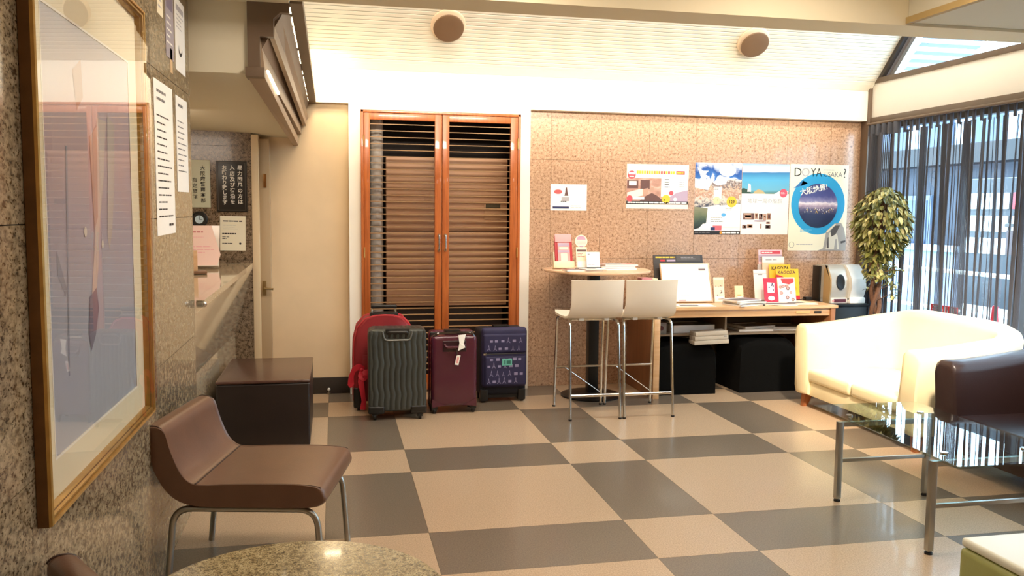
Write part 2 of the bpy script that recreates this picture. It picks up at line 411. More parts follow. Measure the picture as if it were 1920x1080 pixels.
# pillar behind the reception counter
wp = struct(B().box((-1.3, .612, 0), (-.537, .80, 2.0)).build('wall_reception', GROUT, smooth=None), 'dark granite wall behind the reception counter')
rz_ = [0, .52, 1.05, 1.40, 1.875, 2.0]
for x0, x1 in ((-1.3, -1.0), (-1.0, -.535)):
    for a, c in zip(rz_, rz_[1:]): B().box((x0+.001, .60, a+.001), (x1-.001, .6125, c-.001)).build('granite_panel', GRAN_P, wp, smooth=None)
struct(B().box((-.535, .60, 0), (-.487, .79, 1.96), .002).build('trim_3', mat('pale jamb', '#dcc39c', .6)), 'pale door jamb beside the granite')
d2 = struct(empty('door_2', (-.45, .72, 0)), 'cream door standing open edge on beside the granite')
B().box((-.487, .665, .005), (-.414, .779, 1.935), .003).build('door_leaf', mat('door edge', '#b39a78', .5), d2)
B().box((-.456, .655, 1.58), (-.436, .668, 1.68), .002).build('hinge', mat('brass', '#8b5f32', .35, .8), d2)
B().box((-.475, .657, .78), (-.447, .667, .89), .003).cyl((-.461, .66, .835), (-.461, .63, .835), .009).tube(fillet([(-.461, .632, .835), (-.455, .63, .835), (-.395, .63, .83)], .008), .008, 8).build('handle', mat('bronze lever', '#9a8258', .3, .8), d2)
struct(B().box((-1.34, -1.64, 0), (-1.30, 1.0, 2.45)).box((-1.30, -1.64, 0), (-.85, -1.60, 2.45)).box((-1.3, .80, 0), (-.45, 1.0, 2.45)).build('wall_office', CREAM, smooth=None))

# reception counter
rc = empty('reception_counter', (-.8, -.5, 0), 0, 'reception counter with slanting polished beige stone front', 'counter')
def sec(y, xt, zt, xk, zk): return [(xt, y, zt), (xt, y, zt-.035), (xk, y, zk), (xk, y, 0), (xk-.04, y, 0), (xk-.04, y, zk), (xt-.05, y, zt-.035), (xt-.05, y, zt)]
B().loft([sec(-1.575, -.612, .945, -.72, .51), sec(.595, -.535, 1.028, -.668, .51)]).build('front_panel', STONE, rc, smooth=None)
B().loft([[(-1.25, -1.575, .915), (-.664, -1.575, .915), (-.664, -1.575, .944), (-1.25, -1.575, .944)], [(-1.25, .595, .997), (-.587, .595, .997), (-.587, .595, 1.027), (-1.25, .595, 1.027)]]).build('countertop', STONE, rc, smooth=None)
ck = B().cyl((-.612, -1.53, .955), (-.585, -1.53, .955), .018).sphere((-.58, -1.53, .955), .017); ck.build('clamp', CHROME, rc)

# soffit over the reception and its stepped louvre boards
struct(B().loft([[(-1.3, -1.58, 2.065), (-.345, -1.58, 2.065), (-.345, -1.58, 2.42), (-1.3, -1.58, 2.42)], [(-1.3, .79, 1.985), (-.235, .79, 1.955), (-.235, .79, 2.42), (-1.3, .79, 2.42)]]).build('ceiling_reception', mat('soffit paint', '#dfd7be', .7), smooth=None), 'lowered cream soffit over the reception counter')
fs = empty('stepped_cornice', (-.25, -.4, 2.0), 0, 'stepped brown cornice boards above the reception', 'cornice')
def brd(n, f, m): 
    return B().loft([[(x, -1.56, z) for x, z in n], [(x, .775, z) for x, z in f]]).build('board', m, fs, smooth=None)
brd([(-.347, 2.046), (-.268, 2.046), (-.268, 2.09), (-.347, 2.09)], [(-.245, 1.898), (-.208, 1.902), (-.205, 1.955), (-.245, 1.955)], TAUPE)
brd([(-.31, 2.10), (-.271, 2.098), (-.289, 2.24), (-.31, 2.24)], [(-.215, 1.985), (-.185, 1.985), (-.19, 2.06), (-.215, 2.06)], TAUPE)
brd([(-.245, 2.24), (-.224, 2.243), (-.222, 2.325), (-.194, 2.352), (-.245, 2.352)], [(-.175, 2.05), (-.150, 2.05), (-.148, 2.09), (-.132, 2.11), (-.175, 2.11)], TAUPE)
B().prism([(-.346, -1.60, 2.085), (-.289, -1.60, 2.085), (-.289, -1.60, 2.24), (-.225, -1.60, 2.24), (-.225, -1.60, 2.325), (-.194, -1.60, 2.355), (-.152, -1.60, 2.355), (-.152, -1.60, 2.42), (-.346, -1.60, 2.42)], (0, .04, 0)).build('end_plate', BROWN, fs, smooth=None)
B().box((-.356, -1.62, 2.047), (-.268, -1.50, 2.092), .003).build('end_block', BROWN, fs)
B().loft([[(-.346, -1.555, 2.08), (-.15, -1.555, 2.42), (-.346, -1.555, 2.42)], [(-.24, .775, 1.965), (-.125, .775, 2.22), (-.24, .775, 2.42)]]).build('backing', BROWN, fs, smooth=None)
B().loft([[(-.150, -1.58, 2.405), (-.09, -1.58, 2.405), (-.09, -1.58, 2.46), (-.150, -1.58, 2.46)], [(-.128, .78, 2.215), (-.075, .78, 2.215), (-.075, .78, 2.26), (-.128, .78, 2.26)]]).build('rake_trim', BROWN, fs, smooth=None)
ls = empty('light_strip', (-.14, -.4, 2.3), 0, 'thin strip of small white lamps along the stepped cornice', 'light strip')
LED = mat('lamp segment', '#fff4d8', .4, emit='#fff0cc', es=5)
for k in range(14):
    a = k/14+.006; c = (k+(.86 if k % 4 else .6))/14
    if k in (7,): continue
    P = lambda t: Vector((-.153+.022*t, -1.5+2.2*t, 2.405-.18*t))
    B().cyl(P(a), P(c), .006, 6).build('lamp_segment', LED, ls)

B().cyl((-.262, -1.49, 2.093), (-.243, -1.0, 2.052), .008, 8).build('tube_lamp', LED, ls)

# sloped ceiling
ZS = lambda y: 3.195-y
cs = struct(B().prism([(-.45, .72, ZS(.72)+.004), (-.45, -1.66, ZS(-1.66)+.004), (-.45, -1.66, ZS(-1.66)+.08), (-.45, .72, ZS(.72)+.08)], (5.005, 0, 0)).build('ceiling', SLATBACK, smooth=None), 'sloped ceiling of narrow cream boards')
first = None; y = .672; k = 0
B().prism([(-.44, .719, ZS(.719)), (-.44, .674, ZS(.674)), (-.44, .674, ZS(.674)+.02), (-.44, .719, ZS(.719)+.02)], (4.985, 0, 0)).build('edge_board', SLAT, cs, smooth=None)
while y > -.45:
    w = .0176
    if first is None: first = B().prism([(-.44, y, ZS(y)), (-.44, y-w, ZS(y-w)), (-.44, y-w, ZS(y-w)+.02), (-.44, y, ZS(y)+.02)], (4.985, 0, 0)).build('ceiling_board', SLAT, cs, smooth=None)
    else: inst(first, (0, y-.672, .672-y), cs)
    y -= .0232
B().prism([(-.44, y, ZS(y)), (-.44, -1.65, ZS(-1.65)), (-.44, -1.65, ZS(-1.65)+.02), (-.44, y, ZS(y)+.02)], (4.985, 0, 0)).build('upper_boards', SLAT, cs, smooth=None)
GB = lambda y, z: (-.082-.124*(z-2.24), y, z)
struct(B().prism([GB(.79, 2.24), GB(.79, 2.5), GB(-1.65, ZS(-1.65)+.02), GB(-1.65, 2.43)], (-.03, 0, 0)).build('wall_gable', WHITE, smooth=None), 'white gable wall left of the sloped ceiling')
for lx, lab in ((.876, 'left of the two round brown lamps on the sloped ceiling'), (3.285, 'right of the two round brown lamps on the sloped ceiling')):
    R45 = rot('X', 135)   # local +z -> (0,-.7,-.7)
    M = Matrix.Translation((lx, .42, ZS(.42))) @ R45
    la = empty('ceiling_lamp', (0, 0, 0), 0, lab, 'ceiling lamp', M=M)
    B().lathe([(.122, 0), (.128, .004), (.128, .014), (.118, .02), (.05, .02)], (0, 0, 0), 40).build('ring', mat('warm lamp ring', '#f3d9b8', .5), la, local=True)
    B().lathe([(.03, .015), (.03, .05)], (0, 0, 0), 16).build('stem', BROWN, la, local=True)
    B().lathe([(.09, .036), (.108, .042), (.112, .05), (.11, .058), (.10, .062), (.05, .064)], (0, 0, 0), 44).build('disc', mat('brown lamp disc', '#7a5d43', .5), la, local=True)

# ceiling beam and front ceilings
struct(B().box((-.626, -1.895, 2.40), (4.62, -1.655, 2.78)).box((-1.34, -1.655, 2.40), (-.152, -1.575, 2.78)).build('ceiling_beam', CEIL, smooth=None), 'cream beam crossing the ceiling')
struct(B().box((-.626, -1.72, 2.78), (4.62, -1.66, 4.95)).build('wall_upper', WHITE, smooth=None))
struct(B().box((-.85, -7, 2.72), (2.97, -1.89, 2.80)).build('ceiling_front', CEIL, smooth=None), 'cream front ceiling')
sf = struct(B().box((2.97, -7, 2.415), (4.62, -1.897, 2.80)).build('ceiling_soffit', mat('soffit grey', '#d9d3bd', .7), smooth=None), 'lowered ceiling at the right')
B().box((2.955, -7, 2.408), (2.985, -1.897, 2.44)).build('edge_trim', mat('edge trim', '#b79c66', .6), sf, smooth=None)
struct(B().box((-.85, -7.1, 0), (4.62, -7, 2.8)).build('wall_front', CREAM, smooth=None), 'cream wall behind the photographer')

# window wall on the right
XR = 4.55
wr = struct(B().box((XR, -3.9, 2.245), (XR+.09, .715, 2.535), .002).build('wall_right', mat('bright white paint', '#fffaf0', .5)), 'white band above the curtained window')
B().box((XR-.012, -3.9, 2.53), (XR+.10, .715, 2.572), .003).build('top_rail', BROWN, wr)
B().box((XR-.015, -3.9, 2.20), (XR+.10, .70, 2.247), .003).build('bottom_rail', BROWN, wr)
B().box((XR-.03, .70, 0), (XR+.06, .80, 2.56), .003).build('corner_post', BROWN, wr)
struct(B().box((XR, -7, 0), (XR+.1, -3.9, 2.8)).build('wall_right_front', CREAM, smooth=None))
w1 = struct(B().box((XR+.02, -3.9, 0), (XR+.09, .715, .06)).box((XR+.02, -3.9, 2.14), (XR+.09, .715, 2.2)).box((XR+.02, .66, .06), (XR+.09, .715, 2.14)).box((XR+.02, -1.0, .06), (XR+.09, -.95, 2.14)).box((XR+.02, -2.6, .06), (XR+.09, -2.55, 2.14)).build('window_1', DKBROWN, smooth=None), 'tall street window behind the string curtain')
for a, c in ((.66, -.95), (-1.0, -2.55), (-2.6, -3.9)): B().box((XR+.05, c, .06), (XR+.056, a, 2.14)).build('pane', GLASS, w1, smooth=None)
w2 = struct(empty('window_2', (XR, -.4, 2.57)), 'triangular window under the sloped ceiling')
for dx, t0, m in ((0, 0, DKBROWN), (.045, .035, BROWN)):
    B().prism([(XR-.01+dx, .64-t0, 2.56), (XR-.01+dx, -1.65, ZS(-1.65)-t0), (XR-.01+dx, -1.65, ZS(-1.65)-.055-t0), (XR-.01+dx, .585-t0, 2.56)], (.035, 0, 0)).build('rake_frame', m, w2, smooth=None)
B().prism([(XR+.06, .56, 2.57), (XR+.06, -1.65, ZS(-1.65)-.08), (XR+.06, -1.65, 2.57)], (.006, 0, 0)).build('pane', GLASS, w2, smooth=None)
# ------------------------------------------------------------------ large furniture: sofas
def tub_sofa(name, label, cat, x0, x1, y0, y1, th, harm, hback, m, seats, legm, seat_z, leg_in=.06, splay=.03, crown=1.0):
    """x0 front, x1 back, y0 near arm outer, y1 far arm outer; a wrap-around shell with a crowned back"""
    t = empty(name, ((x0+x1)/2, (y0+y1)/2, 0), 0, label, cat)
    rc_ = .26; ym = (y0+y1)/2; pts = []
    def arc(c, a0, a1, n=9):
        for i in range(n+1):
            a = math.radians(a0+(a1-a0)*i/n); pts.append((c[0]+rc_*math.cos(a), c[1]+rc_*math.sin(a), math.cos(a), math.sin(a)))
    for i in range(7): pts.append((x0+(x1-rc_-x0)*i/7, y0, 0, -1))
    arc((x1-rc_, y0+rc_), -90, 0)
    for i in range(1, 8): pts.append((x1, y0+rc_+(y1-y0-2*rc_)*i/8, 1, 0))
    arc((x1-rc_, y1-rc_), 0, 90)
    for i in range(1, 8): pts.append((x1-rc_-(x1-rc_-x0)*i/7, y1, 0, 1))
    rings = []
    for (px_, py_, nx, ny) in pts:
        fx = (px_-x0)/(x1-x0); s = 3*fx**2-2*fx**3
        side = 1-min(1, abs(py_-ym)/((y1-y0)/2))
        h = harm+(hback-harm)*(.55*s+.45*math.sin(PI/2*min(1, side*1.6))*s) * crown
        prof = [(-.012, .10), (0, .12), (.004, h*.6), (splay*.8, h-.05), (splay*.8-.012, h-.018), (splay*.5-.035, h), (-th*.75, h), (-th+.0, h-.025), (-th-.004, h-.06), (-th-.03, seat_z), (-th-.03, .11), (-.05, .10)]
        rings.append([(px_+nx*d, py_+ny*d, z) for d, z in prof])
    # rounded front ends of both arms
    def inset(r, dx, k):
        c = sum((Vector(p) for p in r), Vector())/len(r); return [Vector(c).lerp(Vector(p), k)+Vector((dx, 0, 0)) for p in r]
    rings = [inset(rings[0], -.018, .86), inset(rings[0], -.008, .97)]+rings+[inset(rings[-1], -.008, .97), inset(rings[-1], -.018, .86)]
    B().loft(rings).build('shell', m, t, smooth=50)
    B().box((x0+.015, y0+th*.5, .10), (x1-th*.5, y1-th*.5, .205), .012).build('base', m, t)
    n = seats; w = (y1-y0-2*th-.02)/n
    for i in range(n):
        a = y0+th+.01+i*w
        b = B(); L = 9; gx = [x0-.005+(x1-th-.06-(x0-.005))*i2/L for i2 in range(L+1)]
        b.box((x0-.004, a+.003, .205), (x1-th-.04, a+w-.003, seat_z), .03, 3)
        b.build('seat_cushion', m, t)
    for (lx, ly, sx, sy) in ((x0+leg_in, y0+.06, -1, -1), (x0+leg_in, y1-.06, -1, 1), (x1-.12, y0+.12, 1, -1), (x1-.12, y1-.12, 1, 1)):
        B().loft([[(lx+sx*.02+a*.017, ly+sy*.012+c*.017, 0) for a, c in ((-1, -1), (1, -1), (1, 1), (-1, 1))], [(lx+a*.03, ly+c*.03, .105) for a, c in ((-1, -1), (1, -1), (1, 1), (-1, 1))]]).build('leg', legm, t, smooth=None)
    return t
tub_sofa('loveseat', 'cream leather two seat sofa with crowned back by the window', 'sofa', 3.43, 4.26, -1.52, -.17, .135, .615, .745, LEATHER_C, 2, LEGW, .30)
tub_sofa('armchair', 'dark brown leather tub armchair beside the cream sofa', 'armchair', 3.43, 4.22, -2.56, -1.69, .135, .605, .72, LEATHER_D, 1, BLACK, .315)

# glass coffee table
ct = empty('coffee_table', (2.75, -2.5, 0), -1.6, 'glass topped coffee table with brushed steel leg frames', 'coffee table')
GX0, GX1, GY0, GY1 = 2.475, 3.07, -3.05, -1.94
def rp(p): return (Matrix.Translation((2.75, -2.5, 0)) @ rot('Z', -1.6) @ Matrix.Translation((-2.75, 2.5, 0))) @ Vector(p)
b = B().box((GX0, GY0, .420), (GX1, GY1, .430), .003); b.build('glass_top', GLASST, ct, smooth=None, M=Matrix.Translation((2.75, -2.5, 0)) @ rot('Z', -1.6) @ Matrix.Translation((-2.75, 2.5, 0)))
for yy in (-2.19, -2.862):
    f = B()
    for xx in (2.49, 2.985):
        f.box((xx-.0135, yy-.0135, .015), (xx+.0135, yy+.0135, .402), .002)
    f.box((2.5035, yy-.011, .378), (2.9715, yy+.011, .402), .002).box((2.5035, yy-.008, .198), (2.9715, yy+.008, .216), .002)
    f.build('leg_frame', STEEL, ct)
    for xx in (2.49, 2.985):
        B().cyl((xx, yy, 0), (xx, yy, .009), .016).cyl((xx, yy, .009), (xx, yy, .015), .006).build('foot', RUBBER, ct)
        B().cyl((xx+(.05 if xx < 2.7 else -.05), yy, .40), (xx+(.05 if xx < 2.7 else -.05), yy, .4205), .009).cyl((xx+(.05 if xx < 2.7 else -.05), yy, .4305), (xx+(.05 if xx < 2.7 else -.05), yy, .436), .016, 20).build('glass_stud', CHROME, ct)

# green ottoman in the corner
gp = empty('ottoman', (2.25, -3.9, 0), 0, 'green leather cube ottoman with a pale top, bottom right corner', 'ottoman')
B().box((1.98, -4.12, .03), (2.44, -3.635, .378), .022, 3).build('body', LEATHER_G, gp)
B().box((1.984, -4.116, .379), (2.436, -3.639, .408), .012, 3).build('top', LEATHER_P, gp)
for x, y in ((2.06, -4.08), (2.40, -4.08), (2.06, -3.69), (2.40, -3.69)): B().cyl((x, y, 0), (x, y, .031), .02).build('foot', BLACK, gp)

# brown box bench by the counter
LEATHER_K = mat('near black leather', '#211613', .38, var=.10, vscale=9, bump=.1, bscale=220)  # bench sides face away from the light; that shade is in the colour
bb = empty('bench', (-.37, -.3, 0), 0, 'dark brown leather box bench beside the reception counter', 'bench')
B().box((-.64, -.712, 0), (-.102, .10, .385), .012, 3).build('body', LEATHER_K, bb)
B().box((-.643, -.716, .386), (-.099, .104, .404), .009, 3).build('top', mat('bench top', '#4d2f26', .22, var=.1, bump=.08, bscale=220, coat=.2), bb)

# low brown lounge chairs
def lounge_chair(loc, rz, label):
    """local: x forward, y towards the far side, origin under the near end of the seat crease"""
    t = empty('lounge_chair', loc, rz, label, 'chair', 'brown lounge chairs along the granite wall')
    w = .545; s0 = .405
    top = [(.485, .372), (.475, .392), (.45, .404), (.35, .411), (.15, .409), (.04, .405), (-.01, .412), (-.05, .45), (-.085, .53), (-.105, .60)]
    bot = [(-.125, .622), (-.16, .625), (-.178, .605), (-.172, .55), (-.145, .45), (-.10, .375), (-.04, .335), (.05, .322), (.25, .320), (.43, .322), (.475, .335), (.488, .355)]
    def spl(P, n=4):
        o = []
        for i in range(len(P)):
            p0, p1, p2, p3 = P[i-1], P[i], P[(i+1) % len(P)], P[(i+2) % len(P)]
            for k in range(n):
                q = k/n; o.append(tuple(.5*(2*p1[j]+(p2[j]-p0[j])*q+(2*p0[j]-5*p1[j]+4*p2[j]-p3[j])*q*q+(3*p1[j]-p0[j]-3*p2[j]+p3[j])*q**3) for j in (0, 1)))
        return o
    prof = spl(top+bot)
    c = (sum(p[0] for p in prof)/len(prof), sum(p[1] for p in prof)/len(prof))
    rings = []
    for y, k in ((0, .90), (.005, .95), (.013, .985), (.028, 1), (w/2, 1.01), (w-.028, 1), (w-.013, .985), (w-.005, .95), (w, .90)):
        rings.append([(c[0]+(x-c[0])*(1-(1-k)*.35), y, z+(1 if z < c[1]+.05 and x > -.02 and z > .36 else 0)*0+(c[1]-z)*(1-k)*.35) for x, z in prof])
    B().loft(rings).build('seat_shell', LEATHER_B, t, local=True, smooth=50)
    b = B()
    for y in (.008, w-.008): b.tube([(x, y, z-.001) for x, z in spl(top+bot)[6:48]], .0028, 6)
    b.tube([(.005, .01, .407), (.005, w-.01, .407)], .004, 6)
    b.build('piping', mat('leather piping', '#3b281f', .45), t, local=True)
    for y in (.035, w-.035):
        B().tube(fillet([(-.115, y, 0), (-.085, y, .308), (.445, y, .308), (.47, y, 0)], .07, 7), .0125, 12).build('leg_frame', STEEL, t, local=True)
    for xx in (.02, .36): B().tube([(xx, .035, .306), (xx, w-.035, .306)], .010, 8).build('stretcher', STEEL, t, local=True)
    return t
lounge_chair((-.466, -2.685, 0), -11.5, 'low brown leather lounge chair facing the room under the gilt picture')
lounge_chair((-.155, -4.225, 0), 33, 'brown lounge chair at the bottom left corner, only its back top in view')

# round granite table in the foreground
TX, TY, TZ = -.032, -4.348, .70
rt = empty('round_table', (TX, TY, 0), 0, 'round speckled granite table top at the bottom of the view', 'table')
B().lathe([(.25, TZ-.025), (.284, TZ-.022), (.291, TZ-.014), (.2925, TZ-.006), (.286, TZ), (.25, TZ)], (TX, TY, 0), 72).build('tabletop', GRAN_T, rt)
B().lathe([(.032, .015), (.032, TZ-.035), (.11, TZ-.025)], (TX, TY, 0), 24).build('pedestal', BLKMET, rt)
B().lathe([(.125, 0), (.125, .012), (.04, .025)], (TX, TY, 0), 40).build('base', BLKMET, rt)

# bar table and stools
bt = empty('bar_table', (2.03, .385, 0), 0, 'tall round cream bar table on a black post against the granite wall', 'table')
B().lathe([(.36, .962), (.405, .968), (.412, .976), (.410, .985), (.40, .988), (.36, .988)], (2.03, .385, 0), 64).build('tabletop', TOPCREAM, bt)
B().box((1.965, .345, .03), (2.045, .425, .955), .006).build('post', BLKMET, bt)
B().lathe([(.235, 0), (.235, .012), (.20, .022), (.06, .032)], (2.0, .385, 0), 48).build('base', BLKMET, bt)
B().box((1.85, .25, .95), (2.16, .52, .963), .003).build('top_plate', BLKMET, bt)
def bar_stool(x, label):
    t = empty('bar_stool', (x, -.17, 0), 0, label, 'stool', 'white bar stools at the tall table')
    pr = [(.27, .712), (.20, .703), (.06, .700), (-.08, .703), (-.15, .716), (-.19, .745), (-.210, .79), (-.222, .87), (-.232, .965)]
    rows = []
    th = .014
    for i, (y, z) in enumerate(pr):
        a = pr[max(0, i-1)]; c = pr[min(len(pr)-1, i+1)]; ty, tz = c[0]-a[0], c[1]-a[1]; l = math.hypot(ty, tz); ny, nz = tz/l, -ty/l
        rows.append((y, z, -ny, -nz))
    V0, V1 = [], []
    n = 12
    for i, (y, z, ny, nz) in enumerate(rows):
        k = max(0, (z-.70)/.265); hw = .190-.004*math.sin(k*PI)-.004*(k > .3) - (.02 if i == 0 else .004 if i == 1 else 0)
        V0.append([(hw*(2*j/n-1), y-.034*min(1, k*1.4)*(1-(2*j/n-1)**2)+.017*min(1, k*1.4), z-.007*(1-min(1, k*3))*(1-(2*j/n-1)**2)) for j in range(n+1)])
        V1.append([(a, b_+ny*th, c+nz*th) for a, b_, c in V0[-1]])
    rings = [r0+r1[::-1] for r0, r1 in zip(V0, V1)]
    B().loft(rings).build('seat_shell', SHELLW, t, local=True, smooth=50)
    for s in (-1, 1):
        B().tube(fillet([(s*.10, .02, .682), (s*.165, -.12, .682), (s*.174, -.155, .66), (s*.179, -.215, 0)], .03, 5), .0095, 10).build('leg', CHROME, t, local=True)
        B().tube(fillet([(s*.10, .02, .682), (s*.165, .15, .682), (s*.174, .19, .66), (s*.178, .232, 0)], .03, 5), .0095, 10).build('leg', CHROME, t, local=True)
        B().box((s*.09-.018, -.15, .679), (s*.09+.018, -.10, .705), .004).build('clip', SILV2, t, local=True)
        B().cyl((s*.179, -.215, 0), (s*.179, -.215, .012), .0115).build('foot_cap', RUBBER, t, local=True); B().cyl((s*.178, .232, 0), (s*.178, .232, .012), .0115).build('foot_cap', RUBBER, t, local=True)
    B().tube([(-.178, -.197, .168), (.178, -.197, .168)], .0105, 10).build('footrest', CHROME, t, local=True)
    B().tube([(-.177, .213, .298), (.177, .213, .298)], .0075, 10).build('crossbar', CHROME, t, local=True)
    B().cyl((-.10, .213, .290), (.168, .222, .10), .0035, 8).build('brace', CHROME, t, local=True)
    B().tube([(-.16, .13, .682), (.16, .13, .682)], .008, 8).build('seat_support', CHROME, t, local=True); B().tube([(-.16, -.10, .682), (.16, -.10, .682)], .008, 8).build('seat_support', CHROME, t, local=True)
    return t
bar_stool(1.797, 'left of the two white bar stools with chrome legs')
bar_stool(2.184, 'right of the two white bar stools, next to the wooden desk')

# wooden desk along the back wall
dk = empty('desk', (3.2, .5, 0), 0, 'light wood desk along the granite wall holding brochures', 'desk')
B().box((2.42, .175, .680), (3.975, .795, .705), .004).build('desktop', LWOOD, dk)
B().box((2.455, .20, .622), (3.955, .222, .680), .002).build('apron', LWOOD, dk)
B().box((2.43, .18, 0), (2.475, .79, .680), .003).build('side_panel', PANELW, dk)
B().box((2.428, .172, 0), (2.477, .182, .680), .002).build('edge_strip', LWOOD, dk)
B().box((3.915, .18, 0), (3.955, .79, .680), .003).build('side_panel', PANELW, dk)
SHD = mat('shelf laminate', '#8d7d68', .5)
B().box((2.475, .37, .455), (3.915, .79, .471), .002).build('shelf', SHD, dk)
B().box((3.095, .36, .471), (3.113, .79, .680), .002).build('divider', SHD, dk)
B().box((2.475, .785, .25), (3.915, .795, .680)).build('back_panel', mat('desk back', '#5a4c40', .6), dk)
B().box((3.62, .194, .640), (3.74, .2005, .662), .002).build('drawer_plate', mat('drawer plate', '#e2b77c', .3), dk)
B().box((3.78, .194, .640), (3.84, .2005, .660), .002).build('drawer_pull', DKBROWN, dk)
# black covered boxes under the desk
def cover(x0, x1, y0, y1, h, rz, label):
    cxx, cyy = (x0+x1)/2, (y0+y1)/2; w, d = (x1-x0)/2, (y1-y0)/2
    t = empty('covered_box', (cxx, cyy, 0), rz, label, 'box', 'black covered boxes under the desk')
    rr = random.Random(int(x0*100)); n = 10; rings = []
    for z, k in ((0, 1.0), (.05, 1.0), (h*.55, .995), (h*.85, .985), (h*.95, .95), (h, .84)):
        ring = []
        for e in range(4):
            for i in range(n):
                u = 2*i/n-1
                p = [(u, -1), (1, u), (-u, 1), (-1, -u)][e]
                jig = 1+rr.uniform(-.012, .012)
                ring.append((p[0]*w*k*jig, p[1]*d*k*jig, z*(1+.0*u)-(.05*abs(p[0]*p[1])**3 if z > h*.8 else 0)))
        rings.append(ring)
    B().loft(rings).build('cover', BLKCLOTH, t, local=True, smooth=60)
    for sx in (-1, 1): B().cyl((sx*(w-.03), -d+.03, -.0), (sx*(w-.03), -d+.03, .006), .012).build('foot', RUBBER, t, local=True)
    return t
cover(2.515, 2.998, .29, .69, .405, 0, 'black cloth covered box under the left end of the desk')
cover(3.195, 3.69, .29, .70, .425, 1.5, 'black cloth covered box under the desk nearer the sofa')

# black side table with the silver machine
st = empty('side_table', (4.17, .50, 0), 0, 'small black side table between desk and plant', 'side table')
B().box((3.985, .335, .672), (4.36, .70, .694), .003).build('top', BLKMET, st)
B().box((4.0, .35, .02), (4.345, .69, .672), .003).build('body', BLACK, st)
B().box((4.02, .37, 0), (4.325, .67, .02)).build('plinth', RUBBER, st)

# ------------------------------------------------------------------ suitcases by the door
def wheel(b, x, y, r=.026, w=.018):
    return b.cyl((x-w/2, y, r), (x+w/2, y, r), r, 18)
def caster(t, x, y, r=.026):
    b = B().box((x-.022, y-.024, r+.004), (x+.022, y+.024, .068), .006).box((x-.017, y-.012, r*.6), (x-.012, y+.012, r+.015)).box((x+.012, y-.012, r*.6), (x+.017, y+.012, r+.015))
    f = b.build('caster', BLACK, t, local=True)
    wheel(B(), x, y, r).build('wheel', RUBBER, f, local=True)
def shell(t, w, d, h, m, z0=.055, rad=.05, name='shell', split=None):
    return B().box((-w/2, 0, z0), (w/2, d, h), rad, 5).build(name, m, t, local=True, smooth=50)
# 1 grey ribbed hard case
GREYC = mat('grey polycarbonate', '#474a46', .33, .35, var=.12, vscale=5, bump=.1, bscale=150)
t = empty('suitcase', (.463, -.165, 0), -1.5, 'dark grey hard suitcase with wavy vertical ribs, in front of the red case', 'suitcase', 'suitcases parked before the louvred door')
w, d, h = .395, .235, .622
shell(t, w, d, h, GREYC, rad=.045)
def rib(x, z):
    q = x+.0045*math.sin(z*26+.6)+.002*math.sin(z*61)
    e = min(1, (w/2-.006-abs(x))/.03, (z-.065)/.03, (h-.006-z)/.035); e = max(0, e)**.5
    return (.0035+.0075*(abs(math.cos(PI*q/.0375)))**.7)*e
nx, nz = 120, 64; vs = []
rings = [[(-w/2+.008+(w-.016)*i/nx, .004-rib(-w/2+.008+(w-.016)*i/nx, .07+(h-.082)*k/nz)-.002, .07+(h-.082)*k/nz) for i in range(nx+1)] for k in range(nz+1)]
B().loft(rings, caps=False, close=False).build('ribbed_front', GREYC, t, local=True, smooth=60)
rings = [[(-w/2+.03+(w-.06)*i/60, .03+(d-.06)*k/8, h-.001+.006*abs(math.cos(PI*(-w/2+.03+(w-.06)*i/60)/.0375))**.7*min(1, min(i, 60-i)/4, min(k, 8-k)/1.5)) for i in range(61)] for k in range(9)]
B().loft(rings, caps=False, close=False).build('ribbed_top', GREYC, t, local=True, smooth=60)
b = B().tube(fillet([(-.10, -.010, h-.012), (-.085, -.010, h-.072), (.085, -.010, h-.072), (.10, -.010, h-.012)], .02), .006, 8); b.build('handle_rim', mat('worn grey edge', '#7c7d78', .3, .5), t, local=True)
B().box((-.082, -.007, h-.062), (.082, .012, h+.004), .008).build('handle_recess', BLACK, t, local=True)
B().tube(fillet([(-.07, -.006, h-.03), (-.06, -.018, h-.016), (.06, -.018, h-.016), (.07, -.006, h-.03)], .012), .009, 8).build('handle', mat('handle grip', '#2a2826', .35), t, local=True)
for s in (-1, 1):
    B().box((s*(w/2-.055)-.055, -.012, .045), (s*(w/2-.055)+.055, .05, .10), .014, 3).build('corner_guard', BLACK, t, local=True)
    caster(t, s*(w/2-.045), .025, .029); caster(t, s*(w/2-.045), d-.03, .029)
for z in (.42, .2): B().box((w/2-.004, d*.5-.02, z-.035), (w/2+.008, d*.5+.02, z+.035), .004).build('latch', STEEL, t, local=True)
# 2 red soft case behind it
REDC = mat('red suitcase cloth', '#8f1f26', .55, var=.12, vscale=12, bump=.15, bscale=260)
t = empty('suitcase', (.395, .14, 0), 0, 'red suitcase with telescopic handle and red ribbon, behind the grey case', 'suitcase', 'suitcases parked before the louvred door')
w, d, h = .435, .25, .675
ring = lambda y, k: [(k*(w/2)*c[0], y, .07+(h-.07)*c[1]) for c in ((-1, .0), (-1.0, .45), (-.98, .70), (-.86, .87), (-.62, .965), (-.3, 1), (0, 1.005), (.3, 1), (.62, .965), (.86, .87), (.98, .70), (1.0, .45), (1, .0))]
B().loft([ring(.0, .90), ring(.012, .97), ring(.03, 1), ring(d-.03, 1), ring(d-.012, .97), ring(d, .92)]).build('shell', REDC, t, local=True, smooth=50)
b = B()
for y in (.028, d-.03): b.tube([(x*1.006, y, z+.002) for x, _, z in ring(0, 1)], .006, 6)
b.build('piping', mat('red piping', '#b8343a', .5), t, local=True)
B().box((-.10, .045, h-.02), (.10, .15, h+.02), .01).build('handle_base', BLACK, t, local=True)
for s in (-1, 1): B().cyl((s*.083, .10, h), (s*.083, .10, h+.062), .008).build('handle_rail', CHROME, t, local=True)
